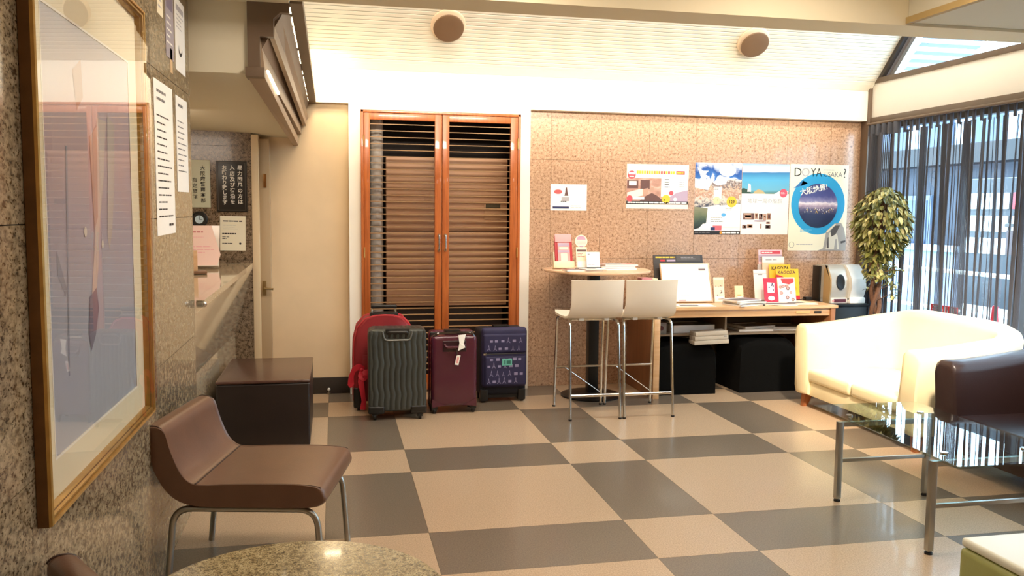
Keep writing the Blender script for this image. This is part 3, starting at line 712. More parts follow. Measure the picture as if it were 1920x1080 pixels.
B().box((-.093, .085, h+.045), (.093, .115, h+.072), .010, 3).build('handle_grip', BLACK, t, local=True)
B().box((-w/2-.003, -.004, .02), (-w/2+.075, .07, .17), .015, 3).build('wheel_housing', BLACK, t, local=True); B().box((w/2-.075, -.004, .02), (w/2+.003, .07, .17), .015, 3).build('wheel_housing', BLACK, t, local=True)
for s in (-1, 1): wheel(B(), s*(w/2-.035), .03, .032, .022).build('wheel', RUBBER, t, local=True); wheel(B(), s*(w/2-.035), d-.04, .032, .022).build('wheel', RUBBER, t, local=True)
B().box((-w/2+.06, -.006, .09), (w/2-.06, .004, .40), .006).build('front_pocket', REDC, t, local=True)
# ribbon tied to its left side
def ribbon(pts, wd, th=.002):
    pts = [Vector(p) for p in pts]; rings = []
    for i, p in enumerate(pts):
        tg = (pts[min(i+1, len(pts)-1)]-pts[max(i-1, 0)]).normalized(); n = Vector((.15, -1, .0)); s = tg.cross(n).normalized(); q = wd*(.85+.12*math.sin(i*.45)); n = s.cross(tg)
        rings.append([p+s*q/2+n*th, p-s*q/2+n*th, p-s*q/2-n*th, p+s*q/2-n*th])
    return rings
RB = mat('red ribbon', '#d8283c', .5)
b = B()
for pts, wd in (([(-.150, -0.0248, .305), (-.185, -0.0413, .325), (-.215, -0.0385, .31), (-.235, -0.0330, .26), (-.24, -0.0275, .20), (-.225, -0.0275, .19)], .045),
                ([(-.150, -0.0248, .305), (-.165, -0.0385, .26), (-.15, -0.0468, .24), (-.13, -0.0440, .26), (-.14, -0.0275, .30)], .05),
                ([(-.155, -0.0275, .30), (-.17, -0.0440, .22), (-.158, -0.0495, .14), (-.15, -0.0495, .08), (-.158, -0.0468, .02)], .042)):
    P = []
    for a, c in zip(pts, pts[1:]):
        for k in range(4): P.append(Vector(a).lerp(Vector(c), k/4))
    P.append(Vector(pts[-1])); b.loft(ribbon(P, wd))
b.sphere((-.165, -.026, .302), .016, 6)
b.build('ribbon', RB, t, local=True)
# 3 burgundy hard case
BURG = mat('burgundy gloss shell', '#4d1a2c', .2, var=.10, vscale=4, coat=.35)
t = empty('suitcase', (.868, -.045, 0), 1.5, 'glossy burgundy hard suitcase with white airline tags', 'suitcase', 'suitcases parked before the louvred door')
w, d, h = .325, .225, .575
B().box((-w/2, 0, .05), (w/2, d*.5, h-.02), .035, 5).build('shell', BURG, t, local=True, smooth=50)
B().box((-w/2, d*.5+.006, .05), (w/2, d, h), .035, 5).build('shell', BURG, t, local=True, smooth=50)
B().box((-w/2+.004, d*.5-.004, .06), (w/2-.004, d*.5+.01, h-.008), .02, 3).build('zip', BLACK, t, local=True)
B().tube(fillet([(-w/2+.01, .02, h-.05), (-w/2+.035, .02, h-.004), (w/2-.035, .02, h-.004), (w/2-.01, .02, h-.05)], .03), .009, 8).build('bumper', mat('dark gloss trim', '#2b201d', .15, .2, coat=.6), t, local=True)
B().box((-.085, -.003, h-.135), (.085, .012, h-.055), .02, 3).build('handle_recess', mat('recess burgundy', '#2c0f19', .3), t, local=True)
B().tube(fillet([(-.07, .002, h-.085), (-.06, -.018, h-.10), (.06, -.018, h-.10), (.07, .002, h-.085)], .015), .010, 8).build('handle', BURG, t, local=True)
B().box((-.055, .07, h-.004), (.055, .15, h+.008), .004).build('grip', BLACK, t, local=True)
g1 = B().prism([(.02, -.026, h-.125), (.07, -.034, h-.10), (.06, -.028, h-.075), (.075, -.022, h-.01), (.022, -.022, h-.015), (.03, -.026, h-.07)], (0, -.0015, 0)).build('airline_tag', PAPER, t, local=True, smooth=None)
g2 = B().box((.005, -.022, h-.225), (.032, -.0195, h-.155), R=rot('Y', 12)).build('luggage_tag', PAPER, t, local=True, smooth=None)
B().box((.012, -.0232, h-.212), (.026, -.0222, h-.17), R=rot('Y', 12)).build('print', PINK, g2, local=True, smooth=None)
B().tube([(.0, -.02, h-.10), (.012, -.024, h-.13), (.014, -.022, h-.158)], .003, 6).build('strap', DKBROWN, t, local=True)
for s in (-1, 1):
    caster(t, s*(w/2-.025), .03, .026); caster(t, s*(w/2-.025), d-.03, .026)
    B().prism([(s*(w/2-.005), -.003, .05), (s*(w/2-.10), -.003, .062), (s*(w/2-.05), -.003, .085), (s*(w/2-.005), -.003, .11)], (0, .006, 0)).build('corner_guard', BURG, t, local=True)
    B().box((w/2-.002, d*.45, .40 if s > 0 else .16), (w/2+.006, d*.55, .46 if s > 0 else .20), .002).build('latch', STEEL, t, local=True)
# 4 navy printed soft case
NAVY = mat('navy printed cloth', '#29264a', .7, var=.15, vscale=10, bump=.15, bscale=260)
PRT = mat('lilac grey print', '#8d86a8', .7)
t = empty('suitcase', (1.278, .235, 0), 2, 'navy soft suitcase printed with pale lattice towers and a green tag', 'suitcase', 'suitcases parked before the louvred door')
w, d, h = .358, .25, .565
B().box((-w/2, .03, .05), (w/2, d, h-.012), .04, 4).build('shell', mat('black navy side', '#14121b', .75), t, local=True, smooth=50)
B().box((-w/2+.012, 0, .115), (w/2, .07, h), .05, 5).build('front_panel', NAVY, t, local=True, smooth=50)
B().box((-w/2+.03, -.016, .13), (w/2-.012, .03, .36), .022, 4).build('front_pocket', NAVY, t, local=True, smooth=50)
B().box((-w/2+.02, -.010, .375), (w/2-.008, .03, .52), .02, 4).build('upper_pocket', NAVY, t, local=True, smooth=50)
b = B(); rr = random.Random(3)
def tower(x, z, s, y):
    for q in ([(-.5, 0), (-.34, 0), (-.07, .5), (-.05, 1.0), (.05, 1.0), (.07, .5), (.34, 0), (.5, 0), (.18, .52), (.07, 1.25), (0, 1.6), (-.07, 1.25), (-.18, .52)],):
        b.poly([(x+a*s, y, z+c*s) for a, c in q])
    b.quad((x-.28*s, y, z+.34*s), (x+.28*s, y, z+.34*s), (x+.25*s, y, z+.44*s), (x-.25*s, y, z+.44*s))
def stamp(x, z, s, y):
    b.quad((x-.5*s, y, z), (x+.5*s, y, z), (x+.5*s, y, z+.75*s), (x-.5*s, y, z+.75*s))
for row, (z, y) in enumerate(((.15, -.0168), (.205, -.0168), (.265, -.0168), (.315, -.0168), (.395, -.0108), (.452, -.0108))):
    x = -w/2+.06+.02*(row % 2)
    while x < w/2-.045:
        if rr.random() < .55: tower(x, z, rr.uniform(.022, .032), y)
        else: stamp(x, z+.006, rr.uniform(.02, .028), y)
        x += rr.uniform(.036, .05)
b.build('tower_print', PRT, t, local=True, smooth=None)
gt = B().box((-.02, -.021, .285), (.056, -.018, .335), .001).build('green_tag', TEALINK, t, local=True, smooth=None); gt['label'] = 'small green luggage tag'
B().box((-.004, -.0216, .293), (.006, -.0212, .325)).box((.014, -.0216, .297), (.046, -.0212, .322)).build('print', mat('dark teal ink', '#2c6a5e', .6), gt, local=True, smooth=None)
B().tube([(-w/2+.035, -.018, .372), (w/2-.02, -.018, .372)], .004, 6).build('zip', BLACK, t, local=True)
B().box((-.16, -.017, .365), (-.135, -.012, .378), .002).build('zip_pull', CHROME, t, local=True)
for s in (-1, 1):
    B().box((s*(w/2-.035)-.03, .02, .012), (s*(w/2-.035)+.03, .08, .10), .012).build('wheel_housing', BLACK, t, local=True)
    wheel(B(), s*(w/2-.03), .05, .027, .02).build('wheel', RUBBER, t, local=True); wheel(B(), s*(w/2-.03), d-.04, .027, .02).build('wheel', RUBBER, t, local=True)
B().box((-w/2+.03, .05, .03), (w/2-.03, d-.05, .06)).build('bottom', BLACK, t, local=True)
B().box((-.06, .1, h-.014), (.06, .16, h+.006), .005).build('grip', BLACK, t, local=True)
# ------------------------------------------------------------------ plant by the window
pl = empty('potted_ficus', (4.185, .03, 0), 0, 'ficus tree with braided trunk and round leafy crown by the curtain', 'plant')
PX, PY = 4.185, .03
B().lathe([(.10, 0), (.115, .01), (.15, .26), (.16, .28), (.155, .29), (.14, .285), (.135, .25)], (PX, PY, 0), 32).build('pot', mat('dark pot', '#2a2522', .4), pl)
B().lathe([(.136, .235), (.05, .25)], (PX, PY, 0), 20).build('soil', mat('soil', '#2d2016', .95), pl)
BARK = mat('ficus bark', '#6b4a35', .75, var=.25, vscale=30, bump=.4, bscale=80)
for k in range(3):
    pts = []
    for i in range(28):
        z = .24+.98*i/27; a = 2*PI*k/3+i*.42; r = .032*(1-.15*i/27); pts.append((PX+r*math.cos(a)+.02*math.sin(z*3), PY+r*math.sin(a), z))
    B().tube(pts, .017, 8).build('trunk', BARK, pl)
b = B(); rr = random.Random(11); tw = []
for i in range(46):
    a = rr.uniform(0, 2*PI); e = rr.uniform(-.5, 1.2); R = rr.uniform(.11, .18)
    p0 = Vector((PX+.02, PY, rr.uniform(1.12, 1.24))); p1 = Vector((PX+R*math.cos(a)*math.cos(e), PY+R*.92*math.sin(a)*math.cos(e), 1.38+.26*math.sin(e)))
    b.tube([p0, p0.lerp(p1, .5)+Vector((0, 0, .04)), p1], [.005, .004, .002], 5); tw.append(p1)
for i in range(10):
    a = rr.uniform(0, 2*PI); z = rr.uniform(.72, 1.05); p0 = Vector((PX, PY, z)); p1 = p0+Vector((.16*math.cos(a), .12*math.sin(a), rr.uniform(.02, .09))); b.tube([p0, p1], .003, 5); tw += [p1, p1]
b.build('branches', BARK, pl)
LEAF = bpy.data.materials.new('variegated leaf'); LEAF.use_nodes = True
N = LEAF.node_tree.nodes; L = LEAF.node_tree.links; g = N.new('ShaderNodeNewGeometry'); r = N.new('ShaderNodeValToRGB')
L.new(g.outputs['Random Per Island'], r.inputs[0]); e = r.color_ramp.elements; e.new(.5)
for i, (p, c) in enumerate([(.0, '#4c5226'), (.55, '#7d7c3c'), (1, '#cfc382')]): e[i].position = p; e[i].color = lin(c)
L.new(r.outputs[0], pbsdf(LEAF).inputs['Base Color']); pbsdf(LEAF).inputs['Roughness'].default_value = .38
LEAF1 = LEAF.copy(); N = LEAF1.node_tree.nodes; oi = N.new('ShaderNodeObjectInfo')
LEAF1.node_tree.links.new(oi.outputs['Random'], [n for n in N if n.type == 'VALTORGB'][0].inputs[0])
b = B(); LSH = [(0, 0, 0), (.28, .24, .05), (.62, .2, .03), (1, 0, -.10), (.62, -.2, .03), (.28, -.24, .05)]
for q in ((0, 1, 2, 3), (0, 3, 4, 5)): b.poly([LSH[i] for i in q])
leaf0 = None; nleaf = 0
def leaf_at(p, d, s, single=False):
    global leaf0, nleaf
    d = d.normalized(); side = d.cross(Vector((rr.uniform(-.4, .4), rr.uniform(-.4, .4), 1))).normalized(); up = side.cross(d)
    if single and nleaf < 300:
        nleaf += 1; M = Matrix((d, side, up)).transposed().to_4x4() @ Matrix.Diagonal((s, s, s, 1)); M.translation = p-Vector(pl.location)
        if leaf0 is None: leaf0 = b0.build('leaf', LEAF1, pl, local=True, smooth=None); c = leaf0
        else: c = inst(leaf0, None, pl)
        c.matrix_basis = M; return
    pts = LSH
    q = [p+d*(a*s)+side*(c*s)+up*(f*s) for a, c, f in pts]; m1 = p+d*(.5*s)-up*(.03*s)
    v = [b.bm.verts.new(x) for x in q]
    b.bm.faces.new((v[0], v[1], v[2], v[3])); b.bm.faces.new((v[0], v[3], v[4], v[5]))
b0 = b; b = B()
C0 = Vector((PX+.045, PY, 1.365))
for i in range(1150):
    z = rr.uniform(-1, 1); a = rr.uniform(0, 2*PI); rad = rr.uniform(.55, 1)**.5
    q = math.sqrt(1-z*z)*(1 if z > -.3 else .93)
    p = C0+Vector((  .205*q*math.cos(a)*rad, .20*q*math.sin(a)*rad, .285*z*rad))
    leaf_at(p, Vector((math.cos(a)*.7, math.sin(a)*.7, rr.uniform(-1.5, -.1))), rr.uniform(.05, .075), rad > .86 and math.cos(a+PI/2+.6) > .15 and q > .2)
for i in range(150):
    z = rr.uniform(.95, 1.16); a = rr.uniform(0, 2*PI); R = rr.uniform(.02, .11)*(.6+(z-.95)*3)
    leaf_at(Vector((PX+.01+R*math.cos(a), PY+R*.8*math.sin(a), z)), Vector((math.cos(a), math.sin(a), rr.uniform(-1.8, -.2))), rr.uniform(.045, .07))
for p in tw[-20:]:
    for j in range(6): leaf_at(p+Vector((rr.uniform(-.03, .03), rr.uniform(-.03, .03), rr.uniform(-.02, .03))), Vector((rr.uniform(-1, 1), rr.uniform(-1, 1), rr.uniform(-1.2, .3))), rr.uniform(.04, .06))
fo = b.build('foliage', LEAF, pl, smooth=None); fo['kind'] = 'stuff'

# ------------------------------------------------------------------ string curtain
rr = random.Random(5); CURT = mat('charcoal curtain string', '#4d4f58', .7)
cu = empty('string_curtain', (XR-.065, -1.6, 0), 0, 'charcoal string curtain hanging across the window', 'curtain')
B().tube([(XR-.06, .66, 2.185), (XR-.06, -3.85, 2.185)], .012, 8).build('rail', BROWN, cu)
b = B(); y = .64
# gathered heading: a pleated band
ys = []; k = 0
while y > -3.85:
    ys.append((XR-.065+.02*math.sin(k*1.05), y)); y -= .0125; k += 1
b2 = B()
def pleat(a, c, z0, z1, bb):
    bb.loft([[(a[0], a[1], z0), (c[0], c[1], z0), (c[0]+.003, c[1], z0), (a[0]+.003, a[1], z0)], [(a[0], a[1], z1), (c[0], c[1], z1), (c[0]+.003, c[1], z1), (a[0]+.003, a[1], z1)]])
for i, (a, c) in enumerate(zip(ys, ys[1:])):
    if i % 6 in (3, 4, 5) and a[1] < .25: continue
    pleat(a, c, 2.085+.004*math.sin(i), 2.175, b2)
b2.build('heading', CURT, cu, smooth=None)
b = B(); y = .64
def string(x, y0, wd, z0, z1, sway):
    n = 5; rings = []
    for i in range(n):
        t = i/(n-1); z = z1+(z0-z1)*t; dy = sway*math.sin(t*2.2)+.004*math.sin(t*7+y0*40); dx = .010*math.sin(t*3+y0*23)
        rings.append([(x+dx-.002, y0+dy-wd/2, z), (x+dx+.002, y0+dy-wd/2, z), (x+dx+.002, y0+dy+wd/2, z), (x+dx-.002, y0+dy+wd/2, z)])
    b.loft(rings)
while y > -3.83:
    if y > .27: string(XR-.065+.02*math.sin(y*40), y, .011, .03, 2.10, rr.uniform(-.003, .003)); y -= .0105; continue
    cw = rr.choice([.006, .010, .016, .024, .040]); sw = rr.uniform(-.012, .012); tw = rr.uniform(-.5, .5); y0 = y
    while y > y0-cw:
        u = (y0-y)/cw-.5
        string(XR-.065+.018*math.sin(y*55), y, rr.uniform(.0028, .0042), .03+rr.uniform(0, .03), 2.10, sw+tw*u*cw); y -= .0038
    gap = rr.choice([.008, .014, .020, .030, .045])
    if gap > .012:
        for q in range(rr.choice([0, 1, 2])): string(XR-.065, y-gap*rr.uniform(.2, .8), .002, .03, 2.10, rr.uniform(-.01, .01))
    y -= gap
o = b.build('strings', CURT, cu, smooth=None); o['kind'] = 'stuff'

# ------------------------------------------------------------------ outside the window
struct(B().box((4.64, -14, -.12), (40, 40, -.03)).build('floor_street', mat('street paving', '#7f868f', .8, var=.15, vscale=2), smooth=None), 'pale street paving outside')
hb = empty('street_building', (9.9, 6, 0), 0, 'dark low building across the street behind the curtain', 'building')
FAC = mat('dark facade', '#43454f', .7, var=.2, vscale=2)
B().box((9.5, -3, -.05), (11, 12.5, 2.32)).build('wall', FAC, hb, smooth=None)
B().box((9.1, -3.2, 2.2), (11.2, 12.7, 2.48)).build('eave', mat('eave', '#2c2a2b', .6), hb, smooth=None)
first = None
for i in range(7):
    y = -2+i*2.05
    f = B().box((9.42, y, .75), (9.5, y+1.3, 1.75)).build('window', mat('pale shutter', '#6f7b90', .5), hb, smooth=None)
    B().box((9.40, y+.08, .83), (9.43, y+.60, 1.67)).box((9.40, y+.70, .83), (9.43, y+1.22, 1.67)).build('pane', mat('far glass', '#46536a', .15), f, smooth=None)
eb = empty('tall_building', (22, 21, 0), 0, 'pale tall building further down the street', 'building')
B().box((19, 15, -.05), (26, 27, 5)).build('wall', mat('pale facade', '#c9d6e2', .7), eb, smooth=None)
for i in range(5):
    for j in range(3): B().box((18.95, 15.5+i*2.2, .6+j*1.5), (19.0, 16.8+i*2.2, 1.4+j*1.5)).build('window', mat('far glass', '#46536a', .15), eb, smooth=None)
gw = empty('garden_wall', (8.6, 5, 0), 0, 'long pale low wall across the street', 'wall')  # added pale wall standing in for the bright lower street
B().box((8.5, -3.4, -.05), (8.7, 13, .92)).build('wall', mat('pale wall', '#8d99ab', .7, var=.25, vscale=1.2), gw, smooth=None)
B().box((8.46, -3.45, .92), (8.74, 13.05, 1.0)).build('coping', mat('pale coping', '#b9c4d2', .6), gw, smooth=None)
vm = empty('vending_machine', (7.2, 2.2, 0), 0, 'drinks vending machine with white and red panels outside', 'vending machine')
B().box((6.95, 1.5, -.03), (7.55, 2.5, 1.83), .02).build('cabinet', mat('machine dark', '#2c2e33', .4), vm)
rr = random.Random(9); cols = ['white paper', 'red print', 'white paper', 'pale yellow print', 'blue print']
for i in range(3):
    for j in range(4):
        B().box((6.925, 1.58+j*.22, 1.02+i*.24), (6.95, 1.58+j*.22+.15, 1.02+i*.24+.17), .004).build('display_panel', [PAPER, PAPER, RED, PAPER, CREAMY, PAPER, PAPER, BLUE][(i*5+j*3) % 8], vm)
B().box((6.93, 1.6, .2), (6.95, 2.4, .45), .005).build('dispensing_flap', SILVER, vm)
sg = empty('street_sign', (5.9, .3, 0), 0, 'brown horizontal sign board on posts outside the window', 'sign')
B().box((5.88, .02, 1.08), (5.92, .62, 1.30), .004).build('board', mat('sign brown', '#4b2f2e', .5), sg)
for y in (.06, .58): B().cyl((5.94, y, -.03), (5.94, y, 1.42), .018).build('post', DKBROWN, sg)
B().box((5.875, .0, 1.33), (5.925, .64, 1.36), .004).build('rail', DKBROWN, sg)
rs = empty('red_banner', (4.80, .03, 0), 0, 'red banner with pale characters outside the window, above the sofa back', 'banner', M=at((4.80, -.10, .58), Matrix(((0, 0, -1), (-1, 0, 0), (0, 1, 0))).to_4x4()))
rs.matrix_basis = at((4.80, .165, .60), Matrix(((0, 0, -1), (-1, 0, 0), (0, 1, 0))).to_4x4())
B().box((0, 0, -.012), (.30, .11, 0), .002).build('cloth', mat('bright red cloth', '#ff3a2e', .6), rs, local=True, smooth=None)
text('温小川', .10, .02, .02, PAPER, rs, k=2)
B().cyl((.02, .0, -.02), (.02, -.63, -.02), .008).cyl((.28, 0, -.02), (.28, -.63, -.02), .008).build('stand', STEEL, rs, local=True)
cn = empty('traffic_cone', (5.15, -.13, 0), 0, 'small red cone standing on the pavement outside', 'cone')
B().lathe([(.07, .0), (.05, .35), (.022, .74), (.015, .75)], (5.15, -.13, -.03), 20).build('cone', RED, cn)
B().box((5.03, -.25, -.03), (5.27, -.01, .0), .006).build('base', BLACK, cn)
B().lathe([(.047, .42), (.039, .55)], (5.15, -.13, -.03), 20).build('band', PAPER, cn)
# white van at the kerb
vn = empty('van', (7.6, -1.6, 0), 0, 'white van parked across the pavement behind the strings', 'van')
VW = mat('white van paint', '#e6eaf0', .3, coat=.4)
B().prism([(7.1, -3.6, .35), (7.1, .45, .35), (7.1, .45, .95), (7.1, .1, 1.05), (7.1, -.35, 1.72), (7.1, -.6, 1.82), (7.1, -3.5, 1.82), (7.1, -3.6, 1.7)], (1.5, 0, 0)).build('body', VW, vn)
B().prism([(7.085, .02, 1.08), (7.085, -.38, 1.62), (7.085, -1.0, 1.62), (7.085, -1.0, 1.08)], (.02, 0, 0)).prism([(7.085, -1.1, 1.08), (7.085, -1.1, 1.62), (7.085, -2.1, 1.62), (7.085, -2.1, 1.08)], (.02, 0, 0)).build('window', mat('van glass', '#232a33', .1), vn)
for y in (-.35, -2.9): B().cyl((7.08, y, .28), (7.3, y, .28), .31, 28).build('wheel', RUBBER, vn)
# railing along the pavement
ra = empty('street_railing', (6.3, 2.4, 0), 0, 'pale pipe railing along the pavement outside', 'railing')
for z in (.45, .85): B().tube([(6.3, .9, z), (6.3, 6, z)], .022, 8).build('rail', SILV2, ra)
for y in (.95, 2.2, 3.5, 4.8, 5.9): B().cyl((6.3, y, -.03), (6.3, y, .87), .025).build('post', SILV2, ra)
# outside eave seen through the triangular window
ev = empty('outside_eave', (5.2, 0, 2.6), 0, 'grey slatted eave outside the triangular window', 'eave')
y = .60
fE = None; MSL = mat('grey eave slat', '#aebccb', .5)
while y > -1.4:
    if fE is None: fE = B().prism([(4.72, y, ZS(y)-.02), (4.72, y-.046, ZS(y-.046)-.045), (4.72, y-.046, ZS(y-.046)-.03), (4.72, y, ZS(y)-.0)], (.56, 0, 0)).build('slat', MSL, ev, smooth=None)
    else: inst(fE, Vector(fE.location)+Vector((0, y-.60, .60-y)), ev)
    y -= .055
B().prism([(5.27, .66, ZS(.66)-.03), (5.27, -1.5, ZS(-1.5)-.03), (5.27, -1.5, ZS(-1.5)+.05), (5.27, .66, ZS(.66)+.05)], (.035, 0, 0)).build('end_board', mat('white eave board', '#e8eef2', .5), ev, smooth=None)
0 and B().prism([(4.70, .66, ZS(.66)+.03), (4.70, -1.5, ZS(-1.5)+.03), (4.70, -1.5, ZS(-1.5)+.06), (4.70, .66, ZS(.66)+.06)], (.58, 0, 0)).build('roof_sheet', mat('roof sheet', '#8a97a4', .6), ev, smooth=None)
# ------------------------------------------------------------------ flat sheets and posters
def sheet(name, label, cat, w, h, M, m=None, group=None, th=.0008):
    t = empty(name, (0, 0, 0), 0, label, cat, group, M=M)
    B().box((0, 0, -th), (w, h, .0003)).build('paper', m or PAPER, t, local=True, smooth=None)
    return t
def pr(b, t, mats, name='print'): return b.build(name, mats, t, local=True, smooth=None)
BK = lambda x, z, y=.7990: at((x, y, z), BACK)
LF = lambda y, z, rz=0, x=-.6128: at((x, y, z), LEFT) @ rot('Z', rz)

t = sheet('notice', 'small white notice with red oval and blue bar, leftmost on the granite wall', 'notice', .303, .211, BK(1.76, 1.435))
b = B(); b.D_(.062, .15, .034, 1, 0, .018); b.P_([(.115, .118), (.148, .118), (.14, .15), (.136, .185), (.126, .185), (.122, .15)], 1, 1)
b.R_(.09, .075, .155, .108, 1, 2); b.R_(.018, .015, .155, .032, 1, 3); b.lines(.085, .068, .16, .078, 1, .6, 1, 4, 3); b.lines(.17, .018, .27, .044, 2, .3, 1, 2, 5)
pr(b, t, [mat('notice red', '#d0605c', .6), BRINK, LTINK, NAVYINK, INK])

t = sheet('poster', 'landscape room poster with yellow caption, left of the travel posters', 'poster', .541, .364, BK(2.401, 1.457), mat('pale poster', '#f6ecd8', .5), 'posters on the granite wall')
ROOM = photo('room photo', [(.0, '#5a3a34'), (.3, '#8f6253'), (.5, '#c99a85'), (.72, '#efe0cf'), (1, '#f7f0e4')], 9, 3, 1.5, 'Z', .28)
B().R_(.0, .035, .541, .25, 1).build('photo', ROOM, t, local=True, smooth=None)
b = B(); b.P_([(.005, .13), (.135, .165), (.15, .16), (.15, .11), (.005, .075)], 2, 0); b.R_(.12, .16, .20, .235, 2, 1); b.R_(.005, .165, .10, .23, 2, 1); b.R_(.02, .19, .085, .225, 3, 5)
b.P_([(.10, .05), (.30, .05), (.31, .075), (.27, .105), (.22, .13), (.16, .10)], 2, 1); b.P_([(.14, .105), (.19, .13), (.19, .17), (.14, .16)], 3, 2); b.P_([(.20, .14), (.235, .15), (.235, .18), (.20, .17)], 3, 2)
b.R_(.30, .10, .535, .26, 2, 5); b.P_([(.36, .05), (.535, .05), (.535, .155), (.44, .135), (.38, .10)], 3, 6)
b.R_(.0, .038, .541, .062, 4, 3); b.lines(.01, .04, .53, .06, 1, .55, 5, 5, 4, False)
rr = random.Random(2); x = .085
while x < .42: b.R_(x, .285, x+.016, .31, 2, rr.choice([4, 7, 4, 8])); x += .021
b.R_(.43, .283, .505, .312, 2, 8); b.lines(.435, .287, .50, .308, 1, .5, 3, 4, 6)
b.D_(.042, .275, .034, 4, 9); b.R_(.015, .278, .07, .296, 5, 5); b.R_(.022, .258, .062, .266, 5, 5)
b.D_(.028, .082, .026, 5, 9); b.R_(.05, .075, .155, .095, 5, 5)
b.D_(.345, .08, .036, 5, 4); b.D_(.33, .072, .006, 6, 3); b.D_(.39, .13, .019, 5, 9); b.D_(.425, .078, .016, 5, 5)
b.lines(.33, .17, .40, .25, 4, .3, 4, 3, 8); b.lines(.46, .175, .53, .25, 4, .2, 4, 10, 9)
pr(b, t, [mat('bed white', '#f3e6d2', .6), BRINK, TANINK, INK, YEL, PAPER, LILAC, ORANGE, mat('poster red', '#cf4a44', .5), mat('roundel red', '#e0565c', .5), GREYINK])

t = sheet('poster', 'travel poster with blue sky, city collage and yellow price roundel', 'poster', .42, .598, BK(2.999, 1.247), mat('poster white', '#f4f0ea', .45), 'posters on the granite wall')
SKY2 = photo('cloudy sky photo', [(.0, '#f7f7f7'), (.42, '#eef2f8'), (.5, '#3f74b9'), (.75, '#1f4f9a'), (1, '#e8eef6')], 9, 4, .8, 'Y', .5)
CITY = photo('city photo', [(.0, '#4a4a55'), (.3, '#e8d8c4'), (.45, '#b57f62'), (.6, '#e7c4a6'), (.8, '#6e5a58'), (1, '#f2e6da')], 34, 5, 1.2, 'Y', .5)
ROCK = photo('hill photo', [(.0, '#15151c'), (.35, '#3c4a38'), (.6, '#69704f'), (1, '#8e8a6a')], 12, 4, .8, 'Y', .3)
B().R_(0, .36, .42, .598, 1).build('photo', SKY2, t, local=True, smooth=None)
B().P_([(0, .22), (.42, .26), (.42, .46), (.30, .47), (.27, .42), (.20, .41), (.15, .44), (.12, .37), (0, .39)], 2).build('photo', CITY, t, local=True, smooth=None)
B().P_([(.0, .04), (.07, .06), (.11, .10), (.12, .22), (.0, .23)], 3).build('photo', ROCK, t, local=True, smooth=None)
b = B(); b.D_(.225, .46, .034, 3, 0, .036); b.D_(.29, .535, .075, 3, 0, .05); b.P_([(.02, .56), (.05, .48), (.08, .42), (.10, .47), (.13, .48), (.09, .50), (.12, .53), (.07, .53)], 3, 0)
b.R_(.17, .30, .24, .40, 3, 0); b.P_([(.13, .10), (.20, .06), (.41, .06), (.41, .22), (.27, .22), (.22, .25), (.15, .24)], 3, 0)
b.D_(.20, .285, .032, 4, 1); b.D_(.335, .275, .046, 4, 2); b.D_(.265, .165, .021, 4, 3, .015); b.P_([(.03, .035), (.16, .035), (.15, .09), (.08, .09)], 4, 0)
b.R_(.17, .035, .25, .075, 4, 4); b.R_(.15, .035, .19, .06, 5, 5); b.R_(.0, .0, .42, .03, 4, 6); b.lines(.01, .006, .22, .026, 1, .4, 5, 7, 3); b.lines(.25, .004, .41, .026, 1, .6, 5, 0, 5, False); b.D_(.245, .015, .012, 6, 8)
b.lines(.175, .37, .23, .392, 2, .3, 4, 7, 11); b.lines(.03, .567, .12, .582, 1, .5, 4, 0, 12); b.lines(.28, .20, .34, .225, 2, .3, 4, 7, 2); b.lines(.15, .10, .30, .15, 3, .25, 4, 7, 7)
pr(b, t, [PAPER, CREAMY, YEL, mat('sky print', '#56a5d6', .5), mat('coral', '#d46a72', .5), NAVYINK, INK, GREYINK, ORANGE])
text('129', .036, .335, .262, INK, t, k=6, align='CENTER', bold=.0008); text('17', .024, .20, .277, GREYINK, t, k=6, align='CENTER')

t = sheet('poster', 'travel poster with a turquoise bay above white text area', 'poster', .437, .596, BK(3.423, 1.249), PAPER, 'posters on the granite wall')
BAY = photo('bay photo', [(.0, '#4b6f5a'), (.12, '#6fb3c9'), (.45, '#5aaed2'), (.66, '#3a86b5'), (.70, '#3f78a5'), (.74, '#dfeaf2'), (.9, '#c7d9ea'), (1, '#8fb0d2')], 2.5, 3, .6, 'Y', .07)
B().R_(.0, .345, .437, .596, 1).build('photo', BAY, t, local=True, smooth=None)
b = B(); b.P_([(.0, .345), (.09, .345), (.06, .375), (.02, .39), (.0, .385)], 2, 0); b.P_([(.10, .345), (.22, .345), (.19, .372), (.15, .382), (.12, .365)], 2, 1); b.P_([(.05, .36), (.085, .36), (.08, .42), (.06, .43)], 3, 2)
b.P_([(.30, .345), (.43, .345), (.43, .37), (.36, .375)], 2, 2); b.D_(.385, .352, .036, 4, 3); b.lines(.36, .342, .41, .362, 2, .3, 5, 2, 3)
pr(b, t, [mat('dark green print', '#37503f', .6), mat('sand print', '#c9b07f', .6), PAPER, mat('rose', '#dd5668', .5)])
text('地球一周の船旅', .046, .215, .268, LTINK, t, k=2, align='CENTER')
b = B(); rr = random.Random(4)
for (x, y, w, h, m) in ((.02, .125, .10, .055, 0), (.125, .13, .032, .05, 1), (.165, .125, .035, .05, 0), (.205, .12, .03, .055, 1), (.24, .125, .035, .055, 2), (.125, .108, .105, .012, 3), (.015, .05, .04, .03, 0), (.06, .055, .05, .03, 2), (.18, .05, .012, .04, 2), (.23, .05, .045, .03, 4), (.235, .088, .035, .02, 1)):
    b.R_(x, y, x+w, y+h, 1, m)
    for q in range(3): b.R_(x+w*rr.uniform(.05, .6), y+h*rr.uniform(.1, .6), x+w*rr.uniform(.65, .95), y+h*rr.uniform(.65, .95), 2, rr.choice([1, 2, 0]))
pr(b, t, [BRINK, TANINK, mat('warm print', '#a8765c', .6), LILAC, INK])

